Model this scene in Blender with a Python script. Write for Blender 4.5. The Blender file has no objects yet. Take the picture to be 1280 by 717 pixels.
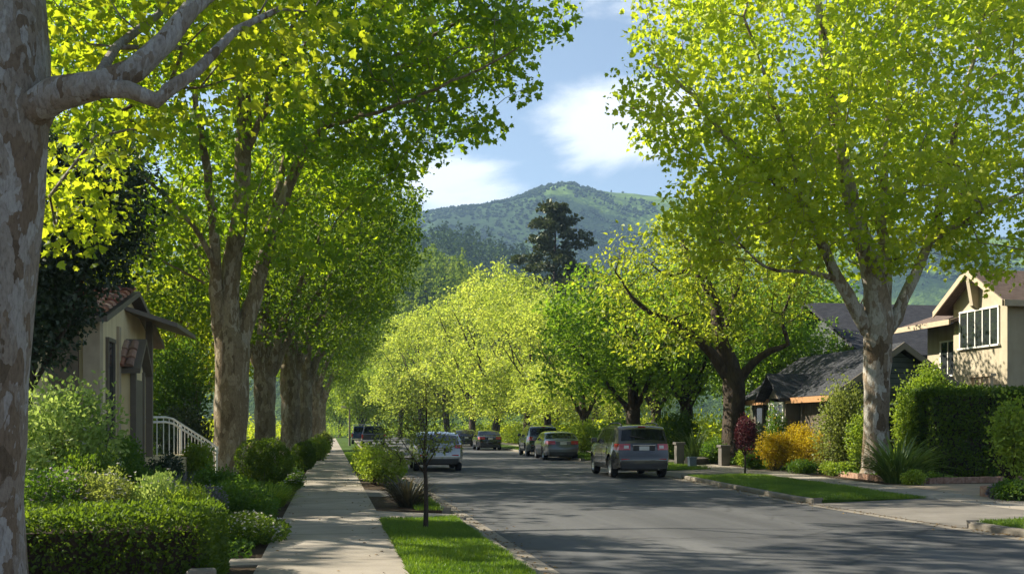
import bpy, bmesh, math, random
import numpy as np
from mathutils import Vector, Matrix, noise as mnoise
PI = math.pi
SC = bpy.context.scene
COL = SC.collection
rng = np.random.default_rng(7)
random.seed(7)

# ------------------------------------------------------------------ camera, world, sun
YAW = math.radians(10.1)
SA, CA = math.sin(YAW), math.cos(YAW)
F = 1280.0
HZ = 534.0
EYE = 1.55
cam_d = bpy.data.cameras.new('camera')
cam = bpy.data.objects.new('camera', cam_d); COL.objects.link(cam)
cam.location = (0, 0, EYE)
cam.rotation_euler = (PI/2, 0, -YAW)
cam_d.sensor_width = 36; cam_d.lens = 36.0
cam_d.shift_y = (HZ-358.5)/1280.0
cam_d.clip_start = 0.1; cam_d.clip_end = 20000
SC.camera = cam

SUN_EL = math.radians(37)
SUN_AZ = math.radians(28)          # how far ahead of pure left the sun stands
tosun = Vector((-math.cos(SUN_AZ)*math.cos(SUN_EL), math.sin(SUN_AZ)*math.cos(SUN_EL), math.sin(SUN_EL)))
sun_d = bpy.data.lights.new('sun', 'SUN'); sun_d.energy = 5.0; sun_d.angle = math.radians(0.53)
sun_d.color = (1.0, 0.90, 0.73)
sun = bpy.data.objects.new('sun', sun_d); COL.objects.link(sun)
sun.rotation_euler = (-tosun).to_track_quat('-Z', 'Y').to_euler()
sun.location = (-30, 20, 40)

world = bpy.data.worlds.new('World'); SC.world = world; world.use_nodes = True
def build_world():
    nt = world.node_tree; nt.nodes.clear()
    N = nt.nodes.new; L = nt.links.new
    out = N('ShaderNodeOutputWorld'); bg = N('ShaderNodeBackground'); bg.inputs['Strength'].default_value = 0.05
    sky = N('ShaderNodeTexSky'); sky.sky_type = 'NISHITA'; sky.sun_disc = False
    sky.sun_elevation = SUN_EL; sky.sun_rotation = -(PI/2-SUN_AZ)
    sky.air_density = 1.0; sky.dust_density = 0.6; sky.ozone_density = 1.4; sky.altitude = 50
    tc = N('ShaderNodeTexCoord')
    mp = N('ShaderNodeMapping'); mp.inputs['Scale'].default_value = (1.6, 1.6, 4.6); mp.inputs['Location'].default_value = (0.55, 0.1, 0.12)
    L(tc.outputs['Generated'], mp.inputs['Vector'])
    n1 = N('ShaderNodeTexNoise'); n1.inputs['Scale'].default_value = 3.4; n1.inputs['Detail'].default_value = 9; n1.inputs['Roughness'].default_value = 0.62
    n1.inputs['Distortion'].default_value = 0.3
    L(mp.outputs[0], n1.inputs['Vector'])
    def blob(dirv, r0, r1, w):
        d = N('ShaderNodeVectorMath'); d.operation = 'DISTANCE'
        sc = N('ShaderNodeMapping'); sc.inputs['Scale'].default_value = (1, 1, 2.2)
        L(tc.outputs['Generated'], sc.inputs['Vector']); L(sc.outputs[0], d.inputs[0])
        d.inputs[1].default_value = (dirv[0], dirv[1], dirv[2]*2.2)
        m = N('ShaderNodeMapRange'); m.interpolation_type = 'SMOOTHSTEP'
        m.inputs['From Min'].default_value = r1; m.inputs['From Max'].default_value = r0
        m.inputs['To Min'].default_value = 0; m.inputs['To Max'].default_value = w
        L(d.outputs['Value'], m.inputs['Value']); return m.outputs[0]
    def dv(px, py):
        u = (px-640)/F; v = (HZ-py)/F
        x, y, z = SA+u*CA, CA-u*SA, v
        n = math.sqrt(x*x+y*y+z*z); return (x/n, y/n, z/n)
    bl = [blob(dv(775, 150), 0.02, 0.13, 0.50), blob(dv(570, 242), 0.01, 0.11, 0.46), blob(dv(800, 5), .02, .13, 0.16), blob(dv(715, 215), .0, .07, .10), blob(dv(660, 60), .0, .16, -.12)]
    acc = n1.outputs['Fac']
    for b in bl:
        a = N('ShaderNodeMath'); a.operation = 'ADD'; L(acc, a.inputs[0]); L(b, a.inputs[1]); acc = a.outputs[0]
    cr = N('ShaderNodeMapRange'); cr.interpolation_type = 'SMOOTHSTEP'
    cr.inputs['From Min'].default_value = 0.57; cr.inputs['From Max'].default_value = 0.86
    L(acc, cr.inputs['Value'])
    mix = N('ShaderNodeMix'); mix.data_type = 'RGBA'
    hs = N('ShaderNodeHueSaturation'); hs.inputs['Saturation'].default_value = .84; hs.inputs['Value'].default_value = 1.0; L(sky.outputs[0], hs.inputs['Color'])
    L(cr.outputs[0], mix.inputs['Factor']); L(hs.outputs[0], mix.inputs['A']); mix.inputs['B'].default_value = (8.4, 8.5, 8.7, 1)
    L(mix.outputs['Result'], bg.inputs['Color']); L(bg.outputs[0], out.inputs['Surface'])
build_world()

SC.view_settings.view_transform = 'Standard'; SC.view_settings.look = 'None'
SC.view_settings.exposure = 1.58; SC.view_settings.gamma = 1.0
try: SC.view_settings.use_curve_mapping = False
except Exception: pass
SC.render.engine = 'CYCLES'
cy = SC.cycles
cy.max_bounces = 7; cy.diffuse_bounces = 3; cy.glossy_bounces = 2; cy.transmission_bounces = 5
cy.transparent_max_bounces = 6; cy.volume_bounces = 0
cy.use_denoising = True
cy.sample_clamp_indirect = 6
cy.caustics_reflective = False; cy.caustics_refractive = False

# ------------------------------------------------------------------ placing helpers
def W(px, d, z=0.0):                 # a point of the street seen at column px, d metres out along the view axis
    u = (px-640)/F
    return Vector((d*(SA+u*CA), d*(CA-u*SA), z))
def PV(px, py, d):
    p = W(px, d); p.z = EYE+d*(HZ-py)/F; return p

# ------------------------------------------------------------------ materials
MATS = {}
def newmat(name):
    m = bpy.data.materials.new(name); m.use_nodes = True
    nt = m.node_tree; nt.nodes.clear()
    out = nt.nodes.new('ShaderNodeOutputMaterial')
    return m, nt, out
def rgba(c): return (c[0], c[1], c[2], 1)
def noise_node(nt, vec, scale, detail=4, rough=.55, dist=0):
    n = nt.nodes.new('ShaderNodeTexNoise'); n.inputs['Scale'].default_value = scale
    n.inputs['Detail'].default_value = detail; n.inputs['Roughness'].default_value = rough; n.inputs['Distortion'].default_value = dist
    if vec is not None: nt.links.new(vec, n.inputs['Vector'])
    return n.outputs['Fac']
def ramp(nt, fac, stops, interp='LINEAR'):
    r = nt.nodes.new('ShaderNodeValToRGB'); r.color_ramp.interpolation = interp
    el = r.color_ramp.elements
    while len(el) < len(stops): el.new(0.5)
    for e, (p, c) in zip(el, stops): e.position = p; e.color = rgba(c)
    nt.links.new(fac, r.inputs['Fac']); return r.outputs['Color']
def mixc(nt, fac, a, b, mode='MIX'):
    m = nt.nodes.new('ShaderNodeMix'); m.data_type = 'RGBA'; m.blend_type = mode
    for s, v in (('Factor', fac), ('A', a), ('B', b)):
        if isinstance(v, (int, float)): m.inputs[s].default_value = v
        elif isinstance(v, tuple): m.inputs[s].default_value = rgba(v)
        else: nt.links.new(v, m.inputs[s])
    return m.outputs['Result']
def objvec(nt, scale=(1, 1, 1), gen='Object'):
    t = nt.nodes.new('ShaderNodeTexCoord'); mp = nt.nodes.new('ShaderNodeMapping')
    mp.inputs['Scale'].default_value = scale
    nt.links.new(t.outputs[gen], mp.inputs['Vector']); return mp.outputs[0]
def geovec(nt, scale=(1, 1, 1)):
    t = nt.nodes.new('ShaderNodeNewGeometry'); mp = nt.nodes.new('ShaderNodeMapping')
    mp.inputs['Scale'].default_value = scale
    nt.links.new(t.outputs['Position'], mp.inputs['Vector']); return mp.outputs[0]
def bump(nt, h, strength=.4, dist=.02):
    b = nt.nodes.new('ShaderNodeBump'); b.inputs['Strength'].default_value = strength; b.inputs['Distance'].default_value = dist
    nt.links.new(h, b.inputs['Height']); return b.outputs['Normal']
def principled(nt, out, col, rough=.6, metal=0., normal=None, coat=0., spec=.5):
    p = nt.nodes.new('ShaderNodeBsdfPrincipled')
    if isinstance(col, tuple): p.inputs['Base Color'].default_value = rgba(col)
    else: nt.links.new(col, p.inputs['Base Color'])
    if isinstance(rough, (int, float)): p.inputs['Roughness'].default_value = rough
    else: nt.links.new(rough, p.inputs['Roughness'])
    p.inputs['Metallic'].default_value = metal
    p.inputs['Coat Weight'].default_value = coat; p.inputs['Coat Roughness'].default_value = .04
    p.inputs['Specular IOR Level'].default_value = spec
    if normal is not None: nt.links.new(normal, p.inputs['Normal'])
    nt.links.new(p.outputs[0], out.inputs['Surface']); return p
def plain(name, col, rough=.6, metal=0., coat=0., var=.12, scale=6., bmp=0., spec=.5):
    if name in MATS: return MATS[name]
    m, nt, out = newmat(name)
    v = objvec(nt)
    n = noise_node(nt, v, scale, 5)
    c = ramp(nt, n, [(.25, tuple(x*(1-var) for x in col)), (.75, tuple(min(1, x*(1+var)) for x in col))])
    nrm = bump(nt, noise_node(nt, v, scale*6, 4), bmp, .01) if bmp else None
    principled(nt, out, c, rough, metal, nrm, coat, spec); MATS[name] = m; return m
def attr(nt, name):
    a = nt.nodes.new('ShaderNodeAttribute'); a.attribute_name = name; return a.outputs['Fac']
def leafmat(name, ca, cb, ta, tb, trans=.45, gloss=.022, rough=.5):
    """ca..cb reflected colours, ta..tb colours let through, varied leaf by leaf and clump by clump"""
    m, nt, out = newmat(name)
    r = attr(nt, 'rnd'); cl = attr(nt, 'clump')
    mm = nt.nodes.new('ShaderNodeMath'); mm.operation = 'MULTIPLY_ADD'; nt.links.new(r, mm.inputs[0]); mm.inputs[1].default_value = .55
    m2 = nt.nodes.new('ShaderNodeMath'); m2.operation = 'MULTIPLY'; nt.links.new(cl, m2.inputs[0]); m2.inputs[1].default_value = .45
    nt.links.new(m2.outputs[0], mm.inputs[2]); f = mm.outputs[0]
    c = mixc(nt, f, ca, cb); t = mixc(nt, f, ta, tb)
    d = nt.nodes.new('ShaderNodeBsdfDiffuse'); nt.links.new(c, d.inputs['Color'])
    tr = nt.nodes.new('ShaderNodeBsdfTranslucent'); nt.links.new(t, tr.inputs['Color'])
    mx = nt.nodes.new('ShaderNodeMixShader'); mx.inputs[0].default_value = trans
    nt.links.new(d.outputs[0], mx.inputs[1]); nt.links.new(tr.outputs[0], mx.inputs[2])
    g = nt.nodes.new('ShaderNodeBsdfGlossy'); g.inputs['Roughness'].default_value = rough; g.inputs['Color'].default_value = (.9, .95, .9, 1)
    mg = nt.nodes.new('ShaderNodeMixShader'); mg.inputs[0].default_value = gloss
    nt.links.new(mx.outputs[0], mg.inputs[1]); nt.links.new(g.outputs[0], mg.inputs[2])
    nt.links.new(mg.outputs[0], out.inputs['Surface']); MATS[name] = m; return m
def barkmat(name, stops, scale=2.2, stretch=.45, bstr=.6, dark=(.06, .045, .03), darkamt=.5):
    m, nt, out = newmat(name)
    v = objvec(nt, (1, 1, stretch))
    n = noise_node(nt, v, scale, 6, .6, .8)
    c = ramp(nt, n, stops, 'CONSTANT')
    n2 = noise_node(nt, objvec(nt, (1, 1, .3)), scale*4.2, 5, .65)
    c2 = ramp(nt, n, stops)
    c = mixc(nt, .45, c, c2)
    dk = ramp(nt, n2, [(.34, (1, 1, 1)), (.52, (0, 0, 0))])
    mm = nt.nodes.new('ShaderNodeMath'); mm.operation = 'MULTIPLY'; nt.links.new(dk, mm.inputs[0]); mm.inputs[1].default_value = darkamt
    c = mixc(nt, mm.outputs[0], c, dark)
    h = nt.nodes.new('ShaderNodeMath'); h.operation = 'ADD'; nt.links.new(n, h.inputs[0]); nt.links.new(n2, h.inputs[1])
    principled(nt, out, c, .85, normal=bump(nt, h.outputs[0], bstr, .05), spec=.25); MATS[name] = m; return m

def platebark(name, cols, scale=5., stretch=.55, edge=.18, bstr=.7):
    """plane-tree bark: irregular flaked plates in a few flat tones, with dark rims and fine pitting"""
    m, nt, out = newmat(name)
    v = objvec(nt, (1, 1, stretch))
    wn = nt.nodes.new('ShaderNodeTexNoise'); wn.inputs['Scale'].default_value = scale*.8; wn.inputs['Detail'].default_value = 5; nt.links.new(v, wn.inputs['Vector'])
    ad = nt.nodes.new('ShaderNodeVectorMath'); ad.operation = 'MULTIPLY_ADD'; nt.links.new(wn.outputs['Color'], ad.inputs[0]); ad.inputs[1].default_value = (1.0,)*3; nt.links.new(v, ad.inputs[2])
    vo = nt.nodes.new('ShaderNodeTexVoronoi'); vo.inputs['Scale'].default_value = scale; nt.links.new(ad.outputs[0], vo.inputs['Vector'])
    sp = nt.nodes.new('ShaderNodeSeparateColor'); nt.links.new(vo.outputs['Color'], sp.inputs[0])
    big = noise_node(nt, v, scale*.22, 3)
    a = nt.nodes.new('ShaderNodeMath'); a.operation = 'MULTIPLY_ADD'; nt.links.new(sp.outputs[0], a.inputs[0]); a.inputs[1].default_value = .62
    b2 = nt.nodes.new('ShaderNodeMath'); b2.operation = 'MULTIPLY_ADD'; nt.links.new(big, b2.inputs[0]); b2.inputs[1].default_value = 1.3; b2.inputs[2].default_value = -.47
    nt.links.new(b2.outputs[0], a.inputs[2])
    c = ramp(nt, a.outputs[0], [(k/len(cols), q) for k, q in enumerate(cols)], 'CONSTANT')
    ve = nt.nodes.new('ShaderNodeTexVoronoi'); ve.feature = 'DISTANCE_TO_EDGE'; ve.inputs['Scale'].default_value = scale; nt.links.new(ad.outputs[0], ve.inputs['Vector'])
    rim = ramp(nt, ve.outputs['Distance'], [(0, (.42, .36, .30)), (.07, (1, 1, 1))])
    c = mixc(nt, edge, c, rim, 'MULTIPLY')
    fine = noise_node(nt, objvec(nt, (1, 1, .35)), scale*7, 5, .7)
    c = mixc(nt, .75, c, ramp(nt, fine, [(.28, (.22, .2, .18)), (.5, (.5, .5, .5)), (.75, (.68, .68, .66))]), 'OVERLAY')
    h = nt.nodes.new('ShaderNodeMath'); h.operation = 'MULTIPLY_ADD'; nt.links.new(sp.outputs[0], h.inputs[0]); h.inputs[1].default_value = .6; nt.links.new(fine, h.inputs[2])
    principled(nt, out, c, .88, normal=bump(nt, h.outputs[0], bstr*1.3, .04), spec=.2); MATS[name] = m; return m
bark_near = platebark('pale_mottled_bark', [(.13, .10, .07), (.20, .155, .115), (.27, .235, .20), (.35, .335, .325), (.31, .285, .26), (.40, .395, .395), (.18, .14, .105)], 6.0, .42)
bark_row = platebark('brown_flaking_bark', [(.15, .115, .07), (.23, .185, .12), (.31, .26, .18), (.21, .165, .105), (.38, .335, .265), (.27, .22, .15)], 4.2, .4, .3, .9)
bark_right = platebark('cream_grey_bark', [(.13, .095, .06), (.22, .175, .125), (.33, .295, .245), (.43, .41, .37), (.27, .22, .165), (.40, .375, .335)], 3.6, .5)
bark_dark = barkmat('dark_rough_bark', [(0, (.035, .026, .02)), (.45, (.06, .045, .034)), (.6, (.09, .07, .05))], 5, .3, 1., (.02, .015, .012), .5)

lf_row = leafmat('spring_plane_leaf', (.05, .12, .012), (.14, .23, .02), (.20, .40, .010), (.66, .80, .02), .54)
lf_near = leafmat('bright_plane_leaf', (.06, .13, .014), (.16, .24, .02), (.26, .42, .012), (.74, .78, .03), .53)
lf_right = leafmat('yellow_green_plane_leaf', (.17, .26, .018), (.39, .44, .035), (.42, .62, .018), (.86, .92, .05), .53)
lf_mid_green = leafmat('mid_green_leaf', (.06, .13, .015), (.15, .24, .025), (.16, .36, .015), (.46, .64, .04), .48)
lf_mid = leafmat('olive_spring_leaf', (.10, .16, .016), (.27, .31, .03), (.28, .43, .016), (.72, .76, .05), .5)
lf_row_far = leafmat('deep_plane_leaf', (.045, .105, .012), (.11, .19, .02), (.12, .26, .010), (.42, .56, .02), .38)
lf_gold = leafmat('gold_green_leaf', (.14, .205, .025), (.33, .38, .07), (.38, .54, .04), (.77, .82, .12), .5)
lf_dark = leafmat('dark_evergreen_leaf', (.012, .028, .008), (.03, .055, .014), (.02, .05, .008), (.05, .10, .015), .25, .06)
lf_green = leafmat('garden_green_leaf', (.035, .085, .012), (.085, .165, .02), (.09, .22, .015), (.28, .44, .03), .42)
lf_hedge = leafmat('boxwood_leaf', (.03, .07, .010), (.095, .155, .016), (.09, .18, .01), (.28, .40, .02), .40)
lf_lime = leafmat('lime_leaf', (.12, .20, .02), (.24, .32, .035), (.25, .40, .02), (.50, .60, .05), .42)
lf_pale = leafmat('pale_bloom_leaf', (.14, .25, .04), (.42, .50, .15), (.26, .44, .05), (.62, .72, .18), .42)
lf_orange = leafmat('orange_gold_leaf', (.36, .24, .010), (.54, .43, .018), (.55, .38, .01), (.8, .64, .03), .4)
lf_purple = leafmat('plum_leaf', (.055, .014, .020), (.10, .026, .034), (.09, .02, .03), (.15, .04, .04), .3)
lf_grey = leafmat('grey_lavender_leaf', (.10, .11, .10), (.22, .19, .26), (.15, .17, .12), (.3, .28, .3), .3)
lf_olive = leafmat('olive_leaf', (.10, .13, .03), (.21, .24, .06), (.2, .27, .03), (.44, .50, .09), .42)
lf_conifer = leafmat('conifer_needle', (.045, .062, .022), (.11, .12, .045), (.03, .05, .01), (.08, .10, .02), .2, .04)
lf_strap = leafmat('strap_leaf', (.07, .13, .02), (.17, .25, .05), (.15, .26, .02), (.34, .46, .06), .35, .08)
lf_bronze = leafmat('bronze_strap_leaf', (.025, .025, .014), (.06, .05, .03), (.05, .05, .02), (.12, .10, .04), .3, .08)
lf_grass = leafmat('lawn_blade', (.06, .13, .010), (.18, .28, .02), (.16, .34, .01), (.44, .60, .03), .42, .05)
lf_white = leafmat('white_petal', (.5, .48, .45), (.7, .68, .66), (.4, .4, .35), (.6, .6, .5), .3)
lf_red = leafmat('red_petal', (.55, .02, .02), (.7, .05, .04), (.5, .02, .02), (.7, .05, .04), .3)
lf_mauve = leafmat('mauve_petal', (.33, .26, .34), (.55, .48, .55), (.4, .3, .4), (.6, .5, .6), .3)

# ------------------------------------------------------------------ object helpers
def link_mesh(name, me, mat=None, parent=None, loc=None):
    o = bpy.data.objects.new(name, me); COL.objects.link(o)
    if mat is not None:
        for m_ in (mat if isinstance(mat, (list, tuple)) else [mat]): me.materials.append(m_)
    if parent is not None: o.parent = parent
    if loc is not None: o.location = loc
    return o
def tag(o, label, cat, group=None):
    o['label'] = label; o['category'] = cat
    if group: o['group'] = group
    return o
def kind(o, k): o['kind'] = k; return o
def thing(name, label, cat, loc=(0, 0, 0), rotz=0., group=None):
    o = bpy.data.objects.new(name, None); COL.objects.link(o); o.location = loc; o.rotation_euler = (0, 0, rotz)
    o.empty_display_size = .2
    return tag(o, label, cat, group)
def copy_tree(o, loc, rotz, scale, label, group=None, parent=None):
    c = o.copy(); COL.objects.link(c); c.parent = parent
    if parent is None:
        c.location = loc; c.rotation_euler = (0, 0, rotz); c.scale = scale if isinstance(scale, (tuple, list)) else (scale,)*3
        c['label'] = label
        if group: c['group'] = group
    for ch in list(o.children): copy_tree(ch, None, None, None, None, None, c)
    return c
def np_mesh(name, verts, faces_flat, starts, totals, attrs=None, smooth=False):
    me = bpy.data.meshes.new(name)
    me.vertices.add(len(verts)); me.vertices.foreach_set('co', np.asarray(verts, np.float32).ravel())
    me.loops.add(len(faces_flat)); me.loops.foreach_set('vertex_index', np.asarray(faces_flat, np.int32))
    me.polygons.add(len(starts)); me.polygons.foreach_set('loop_start', np.asarray(starts, np.int32))
    me.polygons.foreach_set('loop_total', np.asarray(totals, np.int32))
    me.polygons.foreach_set('use_smooth', np.full(len(starts), smooth))
    for k, a in (attrs or {}).items():
        at = me.attributes.new(k, 'FLOAT', 'FACE'); at.data.foreach_set('value', np.asarray(a, np.float32))
    me.update(calc_edges=True); me.validate(verbose=False) if False else None
    return me
class MB:
    """collects boxes, tubes, prisms and grids into one mesh"""
    def __init__(s): s.v = []; s.f = []; s.m = []; s.cur = 0
    def add(s, vs, fs):
        o = len(s.v); s.v += [tuple(v) for v in vs]; s.f += [tuple(i+o for i in f) for f in fs]; s.m += [s.cur]*len(fs)
    def box(s, x0, x1, y0, y1, z0, z1, M=None):
        vs = [(x0, y0, z0), (x1, y0, z0), (x1, y1, z0), (x0, y1, z0), (x0, y0, z1), (x1, y0, z1), (x1, y1, z1), (x0, y1, z1)]
        if M is not None: vs = [M @ Vector(v) for v in vs]
        s.add(vs, [(3, 2, 1, 0), (4, 5, 6, 7), (0, 1, 5, 4), (1, 2, 6, 5), (2, 3, 7, 6), (3, 0, 4, 7)])
    def prism(s, poly, axis, a0, a1):
        """polygon in the two other axes, extruded along axis"""
        def mk(p, a):
            return {0: (a, p[0], p[1]), 1: (p[0], a, p[1]), 2: (p[0], p[1], a)}[axis]
        n = len(poly)
        vs = [mk(p, a0) for p in poly]+[mk(p, a1) for p in poly]
        s.add(vs, [tuple(range(n-1, -1, -1)), tuple(range(n, 2*n))]+[(i, (i+1) % n, n+(i+1) % n, n+i) for i in range(n)])
    def tube(s, pts, rads, k=8, cap=True):
        pts = [Vector(p) for p in pts]
        if isinstance(rads, (int, float)): rads = [rads]*len(pts)
        ring = []; up = None
        for i, p in enumerate(pts):
            t = (pts[min(i+1, len(pts)-1)]-pts[max(i-1, 0)])
            t = t.normalized() if t.length > 1e-9 else Vector((0, 0, 1))
            if up is None: up = t.orthogonal().normalized()
            up = (up-t*up.dot(t)); up = up.normalized() if up.length > 1e-6 else t.orthogonal().normalized()
            b = t.cross(up)
            ring.append([p+(up*math.cos(2*PI*j/k)+b*math.sin(2*PI*j/k))*rads[i] for j in range(k)])
        vs = [v for r in ring for v in r]; fs = []
        for i in range(len(pts)-1):
            for j in range(k): fs.append((i*k+j, i*k+(j+1) % k, (i+1)*k+(j+1) % k, (i+1)*k+j))
        if cap: fs += [tuple(range(k-1, -1, -1)), tuple((len(pts)-1)*k+j for j in range(k))]
        s.add(vs, fs)
    def lathe(s, prof, k=16, M=None):
        """prof: (r, z) list, turned about z"""
        vs = []; fs = []
        for r, z in prof:
            for j in range(k): vs.append(Vector((r*math.cos(2*PI*j/k), r*math.sin(2*PI*j/k), z)))
        if M is not None: vs = [M @ v for v in vs]
        for i in range(len(prof)-1):
            for j in range(k): fs.append((i*k+j, i*k+(j+1) % k, (i+1)*k+(j+1) % k, (i+1)*k+j))
        s.add(vs, fs)
    def grid(s, P):
        """P[i][j] points"""
        n, m = len(P), len(P[0]); vs = [p for r in P for p in r]; fs = []
        for i in range(n-1):
            for j in range(m-1): fs.append((i*m+j, i*m+j+1, (i+1)*m+j+1, (i+1)*m+j))
        s.add(vs, fs)
    def build(s, name, mat, parent=None, smooth=None, bevel=0., loc=None, clean=False):
        me = bpy.data.meshes.new(name); me.from_pydata([tuple(v) for v in s.v], [], s.f)
        o = link_mesh(name, me, mat, parent, loc)
        if isinstance(mat, (list, tuple)): me.polygons.foreach_set('material_index', s.m)
        if clean:
            bm = bmesh.new(); bm.from_mesh(me); bmesh.ops.remove_doubles(bm, verts=bm.verts, dist=1e-4)
            bmesh.ops.dissolve_degenerate(bm, edges=bm.edges, dist=1e-4); bmesh.ops.recalc_face_normals(bm, faces=bm.faces)
            bm.to_mesh(me); bm.free()
        if bevel:
            md = o.modifiers.new('bevel', 'BEVEL'); md.width = bevel; md.segments = 2; md.limit_method = 'ANGLE'
        if smooth is not None:
            me.polygons.foreach_set('use_smooth', [True]*len(me.polygons)); me.set_sharp_from_angle(angle=math.radians(smooth))
        return o

# ------------------------------------------------------------------ leaves
_m = [(0, 0), (.22, .04), (.52, .20), (.34, .42), (.47, .64), (.20, .66), (0, 1.0)]
SHAPES = {
    'maple': ([(x, y, abs(x)*.25-.10*y*y) for x, y in _m]+[(-x, y, abs(x)*.25-.10*y*y) for x, y in _m[1:-1]],
              [(0, 1, 2, 3, 4, 5, 6), (0, 6, 11, 10, 9, 8, 7)]),
    'oval': ([(0, 0, 0), (.30, .30, .08), (.24, .72, .03), (0, 1, -.12), (-.24, .72, .03), (-.30, .30, .08)], [(0, 1, 2, 3), (0, 3, 4, 5)]),
    'kite': ([(0, 0, 0), (.42, .42, .06), (0, 1, -.05), (-.42, .42, .06)], [(0, 1, 2, 3)]),
    'needle': ([(0, 0, 0), (.10, .3, 0), (0, 1, 0), (-.10, .3, 0)], [(0, 1, 2, 3)]),
    'blade': ([(-.045, 0, 0), (.045, 0, 0), (.03, .6, .08), (0, 1, .28), (-.03, .6, .08)], [(0, 1, 2, 3, 4)]),
}
def unit(a): return a/np.maximum(np.linalg.norm(a, axis=1, keepdims=True), 1e-9)
def leaf_mesh(name, pos, nrm, dirv, size, shape, clump=None, R=rng):
    tv, tf = SHAPES[shape]; tv = np.array(tv); n = len(pos); k = len(tv)
    y = unit(dirv); z = nrm-(nrm*y).sum(1, keepdims=True)*y; z = unit(z+1e-6); x = np.cross(y, z)
    s = np.asarray(size).reshape(-1, 1, 1)
    V = pos[:, None, :]+s*(x[:, None, :]*tv[None, :, 0:1]+y[:, None, :]*tv[None, :, 1:2]+z[:, None, :]*tv[None, :, 2:3])
    V = V.reshape(-1, 3)
    flat1 = np.concatenate([np.array(f) for f in tf]); tot1 = np.array([len(f) for f in tf])
    flat = (flat1[None, :]+(np.arange(n)*k)[:, None]).ravel()
    tot = np.tile(tot1, n); st = np.concatenate([[0], np.cumsum(tot)[:-1]])
    nf = len(tf); rnd = np.repeat(R.random(n), nf)
    cl = np.repeat(clump if clump is not None else R.random(n), nf)
    return np_mesh(name, V, flat, st, tot, {'rnd': rnd, 'clump': cl})
def rand_dirs(n, R=rng): return unit(R.normal(size=(n, 3)))
def clump_leaves(centers, per, sigma, size, R=rng, flat=.7, up=.6, out_c=None, hang=.35, sizevar=.45):
    """leaf positions, normals and directions for tufts of leaves about the given centres"""
    C = np.repeat(centers, per, axis=0); n = len(C)
    sg = np.repeat(np.broadcast_to(np.asarray(sigma, float), (len(centers),)), per)[:, None]
    off = rand_dirs(n, R)*(R.random((n, 1))**.5)*sg*1.7; off[:, 2] *= flat
    pos = C+off
    nrm = rand_dirs(n, R)+np.array([0, 0, up])
    d = rand_dirs(n, R)+unit(off)*.8; d[:, 2] -= hang
    sz = size*(1+sizevar*R.normal(size=n)).clip(.5, 1.7)
    cl = np.repeat(R.random(len(centers)), per)
    return pos, nrm, d, sz, cl

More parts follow.
